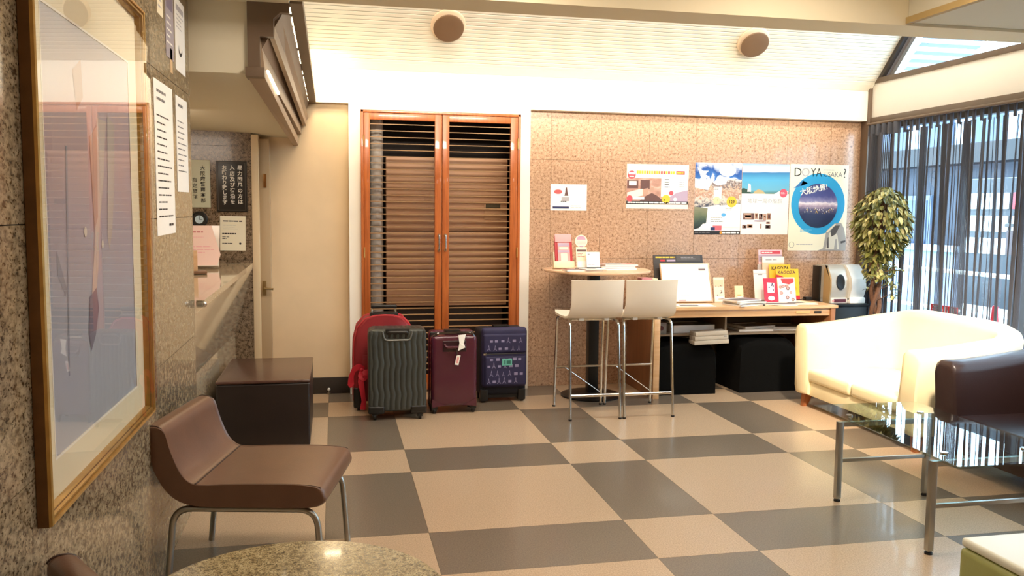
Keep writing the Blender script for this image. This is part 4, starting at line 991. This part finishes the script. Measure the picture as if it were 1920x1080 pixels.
t = sheet('poster', 'pale yellow poster with a blue ring around a night view, rightmost on the wall', 'poster', .552, .738, BK(3.867, 1.112), mat('poster cream', '#f6efd2', .45), 'posters on the granite wall')
b = B(); b.D_(.272, .40, .255, 1, 0, .262, 64); b.P_([(.03, .53), (.12, .60), (.10, .55), (.17, .575)], 2, 1)
pr(b, t, [mat('ring blue', '#2a9fd2', .45), mat('brush blue', '#2f6fa8', .5)])
NIGHT = photo('night view photo', [(.0, '#181a3a'), (.30, '#23264c'), (.42, '#5b5573'), (.50, '#b79fae'), (.56, '#efe2e2'), (.60, '#8d85ab'), (.72, '#4a4a86'), (1, '#343672')], 26, 5, .5, 'Y', .06)
B().D_(.272, .385, .185, 2, None, .19, 56).build('photo', NIGHT, t, local=True, smooth=None)
rr = random.Random(8); b = B()
for i in range(60):
    x = .272+rr.uniform(-.13, .15); y = .335+rr.uniform(-.018, .03); s = rr.uniform(.002, .007); b.R_(x, y, x+s, y+s*1.2, 4, 0 if rr.random() < .6 else 1)
b.P_([(.285, .0), (.335, .02), (.36, .17), (.44, .235), (.50, .24), (.53, .19), (.552, .10), (.552, 0)], 4, 2); b.P_([(.36, .01), (.39, .15), (.43, .19), (.47, .13), (.49, .01)], 5, 3)
b.P_([(.40, .17), (.44, .215), (.49, .22), (.45, .14), (.41, .12)], 6, 4); b.P_([(.37, .02), (.375, .11), (.385, .12), (.39, .02)], 6, 4); b.P_([(.44, .01), (.45, .1), (.465, .1), (.47, .01)], 6, 2); b.P_([(.505, .06), (.548, .075), (.548, .09), (.50, .08)], 6, 4); b.P_([(.36, .165), (.44, .235), (.45, .225), (.37, .155)], 7, 5)
b.D_(.035, .05, .026, 1, 4); b.D_(.035, .05, .023, 2, 6); b.lines(.08, .045, .24, .058, 1, .4, 1, 7, 2); b.lines(.31, .685, .48, .70, 1, .4, 1, 7, 3); b.lines(.11, .155, .26, .185, 2, .3, 2, 8, 9)
pr(b, t, [PAPER, YEL, mat('tower grey', '#a9a39b', .5), mat('tower light', '#dfd8c6', .5), mat('tower dark', '#55504c', .5), PAPERW, mat('poster cream', '#f6efd2'), LTINK, mat('ring pale', '#7cc6e0', .5)])
text('D', .105, .03, .635, INK, t, k=1); text('O', .105, .10, .635, LTINK, t, k=1); text('YA', .105, .19, .635, INK, t, k=1, sx=.8)
text('SAKA', .062, .355, .635, GREYINK, t, k=1, sx=.9); text('O', .062, .31, .635, mat('faint ink', '#d8d2c0', .6), t, k=1); text('?', .115, .495, .628, INK, t, k=1)
text('大阪絶景!', .062, .10, .475, PAPER, t, k=5, rz=12, bold=.0012)

# ------------------------------------------------------------------ notices on the left granite wall
t = sheet('notice', 'long white printed notice beside the gilt picture, larger of the two hanging papers', 'notice', .385, .60, LF(-2.425, 1.312, .6), PAPER, 'printed notices on the left wall')
b = B(); b.lines(.05, .515, .34, .575, 2, .35, 1, 0, 3); b.lines(.04, .06, .35, .48, 15, .2, 1, 1, 5); b.lines(.24, .025, .36, .05, 1, .4, 1, 1, 6); pr(b, t, [GREYINK, INK])
t = sheet('notice', 'smaller white printed notice right of the long one on the left wall', 'notice', .29, .415, LF(-1.965, 1.492, .5), PAPER, 'printed notices on the left wall')
b = B(); b.lines(.05, .36, .24, .395, 1, .35, 1, 0, 3); b.lines(.03, .08, .26, .32, 10, .2, 1, 0, 8); pr(b, t, [GREYINK, INK])
t = sheet('notice', 'narrow white slip high on the left wall, nearest the gilt picture', 'notice', .11, .24, LF(-2.32, 2.175), PAPERW, 'papers high on the left wall')
b = B(); b.lines(.015, .02, .095, .22, 8, .3, 1, 0, 4); pr(b, t, [LTINK])
t = sheet('notice', 'grey lilac printed sheet high on the left wall, middle of three', 'notice', .18, .33, LF(-2.155, 2.04), mat('lilac sheet', '#a59da4', .55), 'papers high on the left wall')
b = B(); b.R_(.02, .20, .16, .31, 1, 0); b.lines(.02, .05, .16, .18, 5, .3, 1, 1, 4); pr(b, t, [mat('lilac dark', '#7f7588', .6), PAPER])
t = sheet('notice', 'white sheet with a grey drawing high on the left wall by the corner', 'notice', .245, .315, LF(-1.94, 2.02), PAPER, 'papers high on the left wall')
b = B(); b.R_(.03, .26, .21, .285, 1, 0); b.D_(.12, .10, .045, 1, 1, .03); b.D_(.12, .112, .04, 2, 2, .026); b.lines(.03, .18, .21, .25, 4, .25, 1, 0, 2); pr(b, t, [LTINK, INK, PAPER])
t = sheet('notice', 'small tan slip under the lilac sheet on the left wall', 'notice', .05, .10, LF(-2.07, 1.985), mat('tan slip', '#d9b88c', .6), 'papers high on the left wall')

# ------------------------------------------------------------------ gilt framed picture
WF, HF = 1.145, 1.40
M = Matrix.Translation((-.6125, -3.862, .693)) @ LEFT
pf = empty('framed_picture', (0, 0, 0), 0, 'large gilt framed picture behind glass on the left granite wall', 'picture', M=M)
def fr(prof): return [[(u, u, z), (WF-u, u, z), (WF-u, HF-u, z), (u, HF-u, z)] for u, z in prof]
B().loft(fr([(.0, .0), (0, .024)]), caps=False).build('moulding_side', GILTB, pf, local=True, smooth=None)
B().loft(fr([(.0, .024), (.002, .031), (.006, .034), (.011, .032), (.013, .026), (.016, .026), (.018, .030), (.022, .029), (.024, .022), (.028, .020), (.030, .013), (.030, .002)]), caps=False).build('moulding', GOLD, pf, local=True, smooth=25)
B().loft(fr([(.0248, .0222), (.027, .0212)]), caps=False).loft(fr([(.0135, .0265), (.0155, .0265)]), caps=False).build('moulding_line', GILTB, pf, local=True, smooth=None)
B().box((.02, .02, 0), (WF-.02, HF-.02, .0015)).build('backing', BROWN, pf, local=True, smooth=None)
MAT_ = mat('cream mat board', '#e9e0c4', .8)
mb = B()
X0, X1, Y0, Y1 = .135, 1.0, .125, 1.20
for r_ in ((.025, .025, WF-.025, Y0), (.025, Y1, WF-.025, HF-.025), (.025, Y0, X0, Y1), (X1, Y0, WF-.025, Y1)): mb.box((r_[0], r_[1], .0015), (r_[2], r_[3], .0035))
mb.build('mat_board', MAT_, pf, local=True, smooth=None)
mb = B()
for r_ in ((X0-.006, Y0-.006, X1+.006, Y0), (X0-.006, Y1, X1+.006, Y1+.006), (X0-.006, Y0, X0, Y1), (X1, Y0, X1+.006, Y1)): mb.box((r_[0], r_[1], .0030), (r_[2], r_[3], .0042))
mb.build('mat_bevel', PAPER, pf, local=True, smooth=None)
ART = photo('pastel artwork', [(.0, '#b3bccb'), (.3, '#aab3c8'), (.5, '#a8a6bb'), (.7, '#b3a0ac'), (1, '#a3a9c0')], 2.2, 4, 1.4, 'Y', .22)
ap = B().R_(X0-.004, Y0-.004, X1+.004, Y1+.004, 5).build('artwork', ART, pf, local=True, smooth=None)
b = B()
b.P_([(.60, .98), (.70, .98), (.66, .82), (.60, .68), (.57, .56), (.53, .45), (.49, .47), (.53, .60), (.56, .72), (.58, .86)], 7, 0)
b.P_([(.72, 1.0), (.80, .98), (.78, .80), (.74, .66), (.70, .60), (.68, .64), (.70, .78)], 7, 1)
b.P_([(.47, .48), (.54, .50), (.56, .44), (.52, .37), (.47, .33), (.45, .38)], 8, 2); b.P_([(.30, .88), (.315, .88), (.27, .30), (.26, .30)], 7, 3); b.P_([(.20, .62), (.27, .52), (.26, .50), (.20, .56)], 7, 3)
b.P_([(.38, 1.08), (.46, 1.12), (.47, 1.02), (.41, .98)], 7, 4); b.P_([(.52, .92), (.60, .96), (.58, .70), (.54, .66)], 8, 4); b.D_(.62, .62, .012, 9, 5); b.D_(.45, .66, .014, 9, 5)
b.build('brushwork', [mat('pale flesh', '#c6bcb8', .6), mat('warm grey paint', '#b9b2b0', .6), mat('dark violet', '#77738a', .6), mat('slate stroke', '#8f96aa', .6), mat('terracotta', '#b49a94', .6), mat('light dab', '#dedad4', .6)], ap, local=False, smooth=None, M=M)
n = 24; rings = []
for k in range(2):
    z0 = .028+k*(HF-.056); rings.append([])
    for i in range(n+1):
        u = i/n; x = .028+(WF-.056)*u; s = math.radians(4.6)*u-math.radians(3.4)*u*u/2
        rings[-1].append((x, z0, .006+s*(WF-.056)*.8))
B().loft(rings, caps=False, close=False).build('glass', GLASSP, pf, local=True, smooth=80)

# ------------------------------------------------------------------ signs behind the reception
def plaque(x0, z0, w, h, m, rim, label):
    t = empty('wall_sign', (0, 0, 0), 0, label, 'sign', M=at((x0, .5995, z0), BACK))
    B().box((0, 0, 0), (w, h, .012), .003).build('board', m, t, local=True)
    return t
t = plaque(-.779, 1.40, .212, .365, mat('black lacquer', '#231f1b', .35), None, 'black plaque with white vertical lettering behind the reception counter')
bd = .012
b = B()
for r_ in ((.01, .01, .202, .014), (.01, .351, .202, .355), (.01, .01, .014, .355), (.198, .01, .202, .355)): b.box((r_[0], r_[1], .011), (r_[2], r_[3], .0145))
b.build('rim', mat('grey rim', '#4d463f', .4), t, local=True, smooth=None)
WL = mat('white lettering', '#e6e0d2', .6)
KZ = int(.0125/.00035)
for s_, x in (('暴力団風の方は', .165), ('入店及び宿泊を', .112), ('お断わり致します', .058)):
    hh = .285/8
    for i, c in enumerate(s_): text(c, .036, x, .318-i*.285/len(s_)-.036*.4, WL, t, k=KZ, align='CENTER', bold=.0008)
t = plaque(-1.02, 1.428, .20, .34, mat('pale plaque', '#c9c6a8', .5), None, 'pale plaque with dark vertical lettering behind the reception counter')
for s_, x, ytop, L in (('大阪府警察本部', .150, .30, .27), ('指定旅館', .095, .215, .16)):
    for i, c in enumerate(s_): text(c, .034, x, ytop-(i+.75)*L/len(s_), INK, t, k=KZ, align='CENTER', bold=.0006)
t = sheet('notice', 'white printed certificate taped under the black plaque', 'notice', .178, .25, at((-.762, .5985, 1.12), BACK) @ rot('Z', -.8), PAPERW)
b = B(); b.lines(.02, .205, .16, .222, 1, .5, 1, 0, 2); b.lines(.02, .15, .16, .19, 3, .18, 1, 1, 3); b.lines(.015, .115, .165, .13, 1, .6, 1, 0, 4); b.lines(.015, .08, .07, .105, 2, .4, 1, 0, 6); b.lines(.015, .045, .12, .058, 1, .5, 1, 0, 7); b.D_(.14, .051, .008, 1, 0); pr(b, t, [INK, LTINK])
t = empty('wall_clock', (0, 0, 0), 0, 'small round dial with black rim, partly hidden behind the wall corner', 'clock', M=at((-.90, .5995, 1.343), BACK))
B().lathe([(.058, 0), (.058, .018), (.050, .022), (.048, .014)], (0, 0, 0), 36).build('rim', BLACK, t, local=True)
B().lathe([(.049, .013), (.02, .0145)], (0, 0, 0), 36).build('dial', mat('pale dial', '#c9dbe0', .4), t, local=True)
B().box((-.002, 0, .0146), (.002, .03, .0156)).box((-.002, -.002, .0146), (.022, .002, .0156)).build('hands', INK, t, local=True, smooth=None)
# pink leaflet stand and wooden block on the counter top
zc = lambda y: .944+(y+1.575)*.0382
M = at((-.97, .22, zc(.30)+.010), BACK) @ rot('X', -16)
t = empty('leaflet_stand', (0, 0, 0), 0, 'pink card on a clear stand on the reception counter', 'card stand', M=M)
B().P_([(0, 0), (.23, .0), (.255, .085), (.19, .29), (0, .29)], 0).build('card', mat('pink card', '#f0cdbd', .6), t, local=True, smooth=None)
b = B(); b.lines(.06, .235, .18, .255, 1, .6, 2, 0, 3); b.lines(.05, .20, .19, .215, 1, .3, 2, 1, 4); b.lines(.05, .09, .22, .15, 3, .3, 2, 1, 5); pr(b, t, [mat('rose ink', '#c9807a', .6), PINK])
B().box((0, -.004, -.003), (.245, .29, -.0008)).box((0, -.006, -.003), (.245, -.001, .05)).build('stand', mat('clear acrylic', '#e7d9c9', .15, coat=.5), t, local=True, smooth=None)
wbk = empty('wooden_block', (-.80, -.10, 0), 0, 'small upright wooden block on a base on the reception counter', 'block')
zz = zc(-.04)
B().box((-.90, -.16, zz), (-.76, -.06, zz+.016), .003, R=rot('Z', 12)).build('base', mat('walnut', '#7c5a3f', .4), wbk)
B().box((-.865, -.125, zz+.016), (-.815, -.10, zz+.15), .004, R=rot('Z', 12)).build('post', LWOOD, wbk)

# ------------------------------------------------------------------ things on the bar table
ZB = .988
t = empty('leaflet_holder', (1.78, .38, ZB), 0, 'red leaflet holder with pink header standing on the bar table', 'leaflet holder')
M = at((1.70, .36, ZB+.011), BACK) @ rot('X', -14)
B().box((0, 0, -.03), (.135, .25, -.004), .003).build('back', mat('holder red', '#c5404a', .5), t, M=M)
B().box((.0, .20, -.006), (.13, .262, .002), .002).build('header', PINK, t, M=M)
B().box((.018, .015, .0), (.112, .195, .006)).build('leaflet', mat('leaflet rose', '#e6a39c', .6), t, M=M, smooth=None)
b = B(); b.R_(.02, .165, .11, .19, 18, 0); b.R_(.03, .14, .10, .16, 18, 1); b.R_(.02, .118, .11, .135, 18, 0); b.R_(.04, .05, .09, .11, 18, 1); b.lines(.04, .025, .09, .045, 2, .4, 18, 2, 4); b.build('print', [LILAC, PAPERW, RED], t, M=M, smooth=None)
B().box((-.012, -.002, -.02), (.145, .05, .012), .004).build('tray', mat('tray cream', '#eedcb8', .5), t, M=M)
B().box((-.02, -.002, -.04), (-.012, .12, .012), .002).build('side_panel', mat('tray cream', '#eedcb8'), t, M=M)
t = empty('sign_card', (1.87, .36, ZB), 0, 'white card with a round striped head beside the red leaflet holder', 'sign')
M = at((1.848, .33, ZB+.002), BACK) @ rot('X', -10)
B().box((.005, 0, -.002), (.09, .17, .0)).cyl((.048, .215, -.002), (.048, .215, 0), .049, 36).build('card', PAPERW, t, M=M, smooth=None)
b = B(); b.P_([(.012, .226), (.084, .226), (.078, .246), (.06, .256), (.036, .256), (.018, .246)], 1, 0); b.R_(.01, .206, .086, .211, 1, 1); b.R_(.012, .192, .084, .197, 1, 1); b.P_([(.024, .178), (.072, .178), (.06, .170), (.036, .170)], 1, 1)
b.R_(.01, .135, .085, .15, 1, 2); b.lines(.015, .09, .08, .128, 3, .4, 1, 3, 4); b.R_(.015, .01, .08, .06, 1, 4); b.build('print', [mat('mauve', '#c69bb0', .6), mat('mauve2', '#b38fa0', .6), BRINK, DRED, PAPER], t, M=M, smooth=None)
B().box((0, -.002, -.03), (.095, .012, .01), .002).build('foot', DKBROWN, t, M=M)
t = empty('card_holder', (1.97, .33, ZB), 0, 'small white card in a clear holder, right on the bar table', 'card holder')
M = at((1.925, .30, ZB+.012), BACK) @ rot('X', -14)
B().box((0, 0, -.002), (.105, .125, 0)).build('card', PAPER, t, M=M, smooth=None)
b = B(); b.lines(.01, .1, .04, .115, 1, .4, 1, 0, 3); b.lines(.01, .02, .09, .035, 1, .3, 1, 1, 3); b.build('print', [GREYINK, LILAC], t, M=M, smooth=None)
B().box((-.003, -.012, -.012), (.108, .006, .012), .002).build('foot', BLACK, t, M=M)
def paperpile(name, label, cat, x, y, z, w, d, n, mats, rz=0, spread=.02, group=None, th=.004):
    """loose sheets or magazines: each is a thing of its own"""
    rr = random.Random(int(x*977+y*131)); out = []
    for i in range(n):
        a = rz+rr.uniform(-1, 1)*spread*400; 
        M = Matrix.Translation((x+rr.uniform(-spread, spread), y+rr.uniform(-spread, spread)*.7, z+i*(th+.0004))) @ rot('Z', a)
        o = empty(name, (0, 0, 0), 0, label[i] if isinstance(label, list) else label, cat, group, M=M)
        B().box((-w/2, -d/2, 0), (w/2, d/2, th), .0008, 1).build('pages', PAPER, o, local=True, smooth=None)
        b = B(); b.quad((-w/2, -d/2, th+.0002), (w/2, -d/2, th+.0002), (w/2, d/2, th+.0002), (-w/2, d/2, th+.0002)); b.mi = 1; b.quad((-w*.4, d*.2, th+.0005), (w*.35, d*.2, th+.0005), (w*.35, d*.4, th+.0005), (-w*.4, d*.4, th+.0005)); b.mi = 2; b.quad((-w*.4, -d*.38, th+.0005), (w*.1, -d*.38, th+.0005), (w*.1, d*.1, th+.0005), (-w*.4, d*.1, th+.0005))
        b.build('cover', [mats[i % len(mats)], PAPER, GREYINK], o, local=True, smooth=None); out.append(o)
    return out
paperpile('brochure', ['white folded sheet lying in front of the card holder on the bar table'], 'brochure', 1.93, .16, ZB+.0125, .17, .12, 1, [PAPER], 10, .0, th=.006)
paperpile('brochure', ['red brochure lying under the white sheet on the bar table'], 'brochure', 1.85, .17, ZB, .28, .12, 1, [mat('maroon print', '#7d1a20', .5)], 4, .0, th=.012)
paperpile('magazine', ['bottom magazine of the pink pile on the bar table', 'middle magazine of the pink pile on the bar table', 'top magazine of the pink pile on the bar table'], 'magazine', 2.17, .36, ZB, .26, .20, 3, [mat('rose cover', '#b5776b', .5), mat('mauve cover', '#8f5f5a', .5), mat('rose cover2', '#bf8577', .5)], 8, .03, 'magazines on the bar table', th=.013)

# ------------------------------------------------------------------ things on the desk
ZD = .705
t = empty('menu_board', (2.83, .55, ZD), 0, 'large white framed board leaning against the wall on the desk', 'board')
M = at((2.618, .47, ZD+.006), BACK) @ rot('X', -19)
B().box((0, 0, -.018), (.425, .325, 0), .003).build('frame', LWOOD, t, M=M)
B().box((.006, .008, 0), (.410, .318, .003)).build('sheet', PAPER, t, M=M, smooth=None)
b = B(); b.R_(.325, .275, .385, .288, 9, 0); b.R_(.325, .262, .385, .275, 9, 1); b.R_(.222, .07, .224, .19, 9, 2); b.lines(.15, .045, .27, .06, 1, .4, 9, 2, 3); b.R_(.13, .01, .19, .022, 9, 3); b.build('print', [LTINK, BRINK, mat('faint line', '#dcd8d2', .6), PINK], t, M=M, smooth=None)
t = empty('menu_board', (2.80, .62, ZD), 0, 'dark menu with yellow letters standing behind the white board', 'board')
M = at((2.585, .545, ZD+.006), BACK) @ rot('X', -15)
B().box((0, 0, -.012), (.43, .385, -.002), .003).build('panel', mat('black menu', '#2a211b', .5), t, M=M)
b = B(); b.R_(.20, .335, .41, .378, -4, 0); b.lines(.24, .345, .37, .37, 2, .35, -3, 1, 5); b.lines(.02, .355, .19, .375, 1, .55, -4, 2, 3, False); b.R_(.06, .33, .10, .345, -4, 3); b.R_(.115, .33, .19, .345, -4, 4); b.build('print', [mat('slate', '#4d4743', .5), LTINK, YEL, RED, LILAC], t, M=M, smooth=None)
def stand_leaf(label, x, y, w, h, mats, draw, lean=-12, group=None, name='leaflet', dz=0, rz=0):
    M = Matrix.Translation((x, y, ZD+.001+dz)) @ rot('Z', rz) @ BACK @ rot('X', lean)
    t = empty(name, (0, 0, 0), 0, label, name.replace('_', ' '), group, M=M)
    B().box((0, 0, -.006), (w, h, 0), .0008, 1).build('pages', mats[0], t, local=True, smooth=None)
    b = B(); draw(b); pr(b, t, mats); return t
def d_(b):
    b.R_(.004, .13, .085, .185, 1, 1); rr = random.Random(6)
    for i in range(9): x, y = rr.uniform(.01, .08), rr.uniform(.06, .15); b.D_(x, y, rr.uniform(.003, .006), 2, 2 if i % 2 else 3)
    b.R_(.005, .01, .085, .05, 1, 4)
stand_leaf('cream leaflet with small pictures leaning beside the white board', 3.055, .47, .09, .205, [PAPERW, mat('peach', '#efcba4', .6), BRINK, TANINK, PAPER], d_)
stand_leaf('small pale yellow card standing on the desk, left of the brochures', 3.265, .53, .075, .13, [mat('card cream', '#f2e0b0', .6), PAPER, ORANGE], lambda b: (b.R_(.02, .005, .07, .04, 1, 1), b.lines(.02, .045, .06, .06, 1, .5, 1, 2, 2)))
# stepped brochure rack
t = empty('brochure_rack', (3.62, .6, ZD), 0, 'clear stepped rack holding the brochures on the desk', 'rack')
CLR = mat('clear rack', '#cbb9aa', .15, coat=.5)
B().box((3.43, .40, ZD), (3.84, .72, ZD+.006), .002).box((3.52, .66, ZD+.006), (3.77, .665, ZD+.30)).box((3.52, .56, ZD+.006), (3.82, .564, ZD+.12)).build('frame', CLR, t, smooth=None)
def two(b): b.R_(.02, .30, .20, .325, 1, 1); b.lines(.03, .305, .18, .32, 1, .5, 2, 2, 3); b.R_(.0, .235, .215, .29, 1, 3); b.lines(.01, .25, .2, .275, 2, .3, 2, 4, 5)
stand_leaf('pink magazine with red heading at the back of the brochure rack', 3.535, .64, .215, .335, [mat('pink cover', '#efc6cc', .5), mat('rose head', '#d9505f', .5), PAPER, LILAC, GREYINK], two, -8, 'brochures in the rack', dz=.085)
stand_leaf('white orange magazine between pink and yellow brochures', 3.555, .615, .20, .29, [mat('peach cover', '#f1cfae', .5), PAPER, LTINK], lambda b: (b.R_(.0, .24, .20, .29, 1, 1), b.lines(.03, .25, .19, .275, 1, .4, 2, 2, 8)), -8, 'brochures in the rack', dz=.075)
def kag(b): b.R_(.002, .0, .198, .26, 1, 0)
o = stand_leaf('yellow brochure with dark heading, rear of the two', 3.60, .58, .195, .25, [YEL, INK], lambda b: b.R_(0, 0, .001, .001, 1, 0), -9, 'yellow brochures in the rack', dz=.05)
text('KAGOZA', .040, .02, .205, INK, o, k=2, sx=.95, bold=.0008)
o = stand_leaf('yellow brochure with dark heading, front one with a red patch', 3.64, .53, .205, .255, [YEL, RED, mat('gold print', '#d9a92c', .5), INK], lambda b: (b.P_([(.0, .16), (.10, .16), (.06, .19), (.0, .21)], 1, 1), b.R_(.12, .0, .205, .03, 1, 1), b.R_(.11, .03, .13, .09, 1, 3), b.D_(.13, .13, .015, 1, 2), b.D_(.16, .09, .02, 1, 2)), -10, 'yellow brochures in the rack', dz=.012)
text('KAGOZA', .040, .015, .212, BRINK, o, k=2, sx=.95, bold=.0008)
def rl(b):
    b.P_([(.03, .08), (.09, .08), (.095, .16), (.03, .165)], 1, 1); rr = random.Random(5)
    for i in range(6): x, y = rr.uniform(.04, .08), rr.uniform(.09, .15); b.R_(x, y, x+.01, y+.012, 2, 2)
    b.D_(.06, .035, .03, 1, 1, .018)
stand_leaf('red leaflet with white picture in front of the brochure rack', 3.47, .42, .12, .20, [mat('crimson cover', '#d32f4a', .5), PAPER, mat('violet print', '#4d3a6e', .5)], rl, -13, 'leaflets before the rack')
def wl_(b):
    b.P_([(.03, .195), (.145, .195), (.145, .165), (.10, .145), (.04, .16)], 1, 1); rr = random.Random(15)
    for i in range(11): x, y = rr.uniform(.02, .13), rr.uniform(.02, .14); r = rr.uniform(.008, .017); b.D_(x, y, r, 2, rr.choice([2, 3])); b.D_(x, y, r*.6, 3, rr.choice([3, 4]))
stand_leaf('white leaflet with red heart shape and food pictures before the rack', 3.60, .43, .155, .205, [PAPER, mat('heart red', '#dc4548', .5), BRINK, mat('food print', '#c99f8e', .5), PINK], wl_, -13, 'leaflets before the rack')
stand_leaf('white leaflet with black line standing behind the red leaflet', 3.435, .52, .115, .25, [PAPER, INK, LTINK], lambda b: (b.lines(.04, .205, .10, .215, 1, .5, 1, 1, 3), b.R_(.0, .22, .115, .222, 1, 2)), -12, 'leaflets before the rack', dz=.012)
paperpile('magazine', ['bottom magazine of the pile on the desk', 'second magazine of the pile on the desk', 'lilac magazine near the top of the desk pile', 'topmost magazine of the desk pile'], 'magazine', 3.22, .30, ZD, .27, .20, 4, [mat('grey cover', '#5d4f50', .4), mat('lilac cover', '#8d7880', .4), mat('dark cover', '#3f3537', .4), mat('pale cover', '#94808a', .4)], 14, .03, 'magazines lying on the desk', th=.011)
paperpile('brochure', ['pale brochure lying flat in front of the red leaflet', 'brochure with dark edge lying flat before the white leaflet'], 'brochure', 3.50, .29, ZD, .24, .17, 2, [mat('beige cover', '#a88f7c', .5), mat('dim cover', '#6e5d58', .5)], -10, .03, 'brochures lying on the desk', th=.005)
paperpile('paper_sheet', ['lower cream paper lying at the right end of the desk', 'upper cream paper lying at the right end of the desk'], 'paper', 3.75, .36, ZD, .26, .20, 2, [PAPERW, mat('cream sheet', '#ead7b4', .6)], 6, .035, 'papers at the right end of the desk', th=.003)
paperpile('paper_sheet', ['white paper lying before the framed board on the desk'], 'paper', 2.80, .30, ZD, .30, .19, 1, [PAPER], -6, 0, th=.002)
o = empty('pen', (3.30, .205, ZD), 0, 'pale yellow pen lying at the front edge of the desk', 'pen')
B().cyl((3.36, .212, ZD+.005), (3.48, .222, ZD+.005), .0045, 10).build('barrel', mat('pen cream', '#f0dfae', .4), o)
B().cyl((3.345, .2107, ZD+.005), (3.36, .212, ZD+.005), .005, 10).cyl((3.48, .222, ZD+.005), (3.49, .2228, ZD+.005), .003, 10).build('cap', BLACK, o)
t = empty('tissue_box', (2.50, .55, ZD), 0, 'pink and cream carton on the desk behind the right bar stool', 'box')
B().box((2.44, .50, ZD), (2.53, .60, ZD+.20), .003).build('carton', mat('rose carton', '#d08a8c', .5), t)
B().box((2.441, .499, ZD+.05), (2.529, .5, ZD+.14)).build('label', LILAC, t, smooth=None)
t = empty('paper_box', (2.56, .56, ZD), 0, 'small cream box beside the pink carton on the desk', 'box')
B().box((2.535, .51, ZD), (2.58, .60, ZD+.195), .003).build('carton', mat('cream carton', '#ecd4b2', .5), t); B().box((2.535, .508, ZD+.1), (2.58, .511, ZD+.15)).build('label', PAPERW, t, smooth=None)
# under the desk: paper colours darkened to hold the shade there
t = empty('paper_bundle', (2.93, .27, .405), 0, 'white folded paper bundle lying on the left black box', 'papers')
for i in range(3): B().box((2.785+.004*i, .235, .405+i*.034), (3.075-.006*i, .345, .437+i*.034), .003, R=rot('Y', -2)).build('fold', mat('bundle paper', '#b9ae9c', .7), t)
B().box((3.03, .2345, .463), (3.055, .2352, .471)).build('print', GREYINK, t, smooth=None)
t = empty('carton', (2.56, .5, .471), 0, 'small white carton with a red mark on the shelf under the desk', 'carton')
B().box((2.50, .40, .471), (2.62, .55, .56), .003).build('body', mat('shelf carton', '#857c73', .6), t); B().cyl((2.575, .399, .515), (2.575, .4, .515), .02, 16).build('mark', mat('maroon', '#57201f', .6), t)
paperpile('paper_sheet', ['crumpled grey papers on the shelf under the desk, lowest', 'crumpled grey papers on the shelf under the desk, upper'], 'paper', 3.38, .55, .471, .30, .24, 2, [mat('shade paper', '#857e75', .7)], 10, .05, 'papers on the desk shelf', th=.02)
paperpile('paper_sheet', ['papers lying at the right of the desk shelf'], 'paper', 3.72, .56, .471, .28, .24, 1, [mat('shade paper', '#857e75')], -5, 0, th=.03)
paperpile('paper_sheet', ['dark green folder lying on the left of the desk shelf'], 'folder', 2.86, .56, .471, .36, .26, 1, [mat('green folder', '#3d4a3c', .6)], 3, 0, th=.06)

# silver machine on the side table
t = empty('pressure_monitor', (4.18, .5, .694), 0, 'silver automatic arm pressure monitor with a black round opening', 'machine')
ZM = .694
def arch(x0, x1, yf, yb, z0, z1, bulge, m, name, R=.05):
    prof = [(yf-bulge*.2, z0), (yf-bulge, z0+(z1-z0)*.35), (yf-bulge*.8, z0+(z1-z0)*.62), (yf+.02, z1-.03), (yf+.06, z1), (yb-.04, z1), (yb, z1-.04), (yb, z0)]
    return B().prism([(x0, y, z) for y, z in prof], (x1-x0, 0, 0)).build(name, m, t, smooth=30)
o = arch(4.045, 4.205, .42, .66, ZM+.03, ZM+.31, .03, SILVER, 'body')
arch(4.036, 4.046, .425, .50, ZM, ZM+.31, .03, mat('champagne side', '#b79a6c', .4, .3), 'side_shell')
B().box((4.028, .55, ZM), (4.045, .66, ZM+.30), .006).build('rear_case', BLACK, t)
arch(4.205, 4.335, .40, .62, ZM+.03, ZM+.315, .05, SILV2, 'head')
B().box((4.05, .40, ZM), (4.20, .64, ZM+.045), .006).build('base', SILV2, t); B().box((4.205, .37, ZM), (4.345, .62, ZM+.05), .01).build('arm_rest', PAPER, t)
B().lathe([(.052, 0), (.052, .006), (.044, .008), (.03, .004)], (0, 0, 0), 32).build('arm_opening', BLACK, t, M=Matrix.Translation((4.125, .395, ZM+.175)) @ rot('X', 84) @ Matrix.Diagonal((.75, 1.25, 1, 1)))
B().box((4.235, .408, ZM+.235), (4.29, .425, ZM+.275), .001, R=rot('X', -50)).build('screen', mat('lcd', '#6d7a80', .2), t, smooth=None)
B().box((4.075, .3975, ZM+.008), (4.185, .3995, ZM+.036)).build('label', mat('maroon label', '#5a2430', .5), t, smooth=None)
B().cyl((4.068, .3985, ZM+.022), (4.068, .3972, ZM+.022), .010, 16).build('badge', PINK, t)
t = empty('telephone_cord_block', (3.94, .55, .705), 0, 'small black block with a cord beside the silver machine', 'block')
t.name = 'adapter'
B().box((3.90, .53, .705), (3.96, .58, .735), .006).build('body', BLACK, t); B().tube([(3.90, .55, .72), (3.86, .56, .712), (3.84, .60, .710), (3.86, .70, .710)], .004, 6).build('cord', BLACK, t)
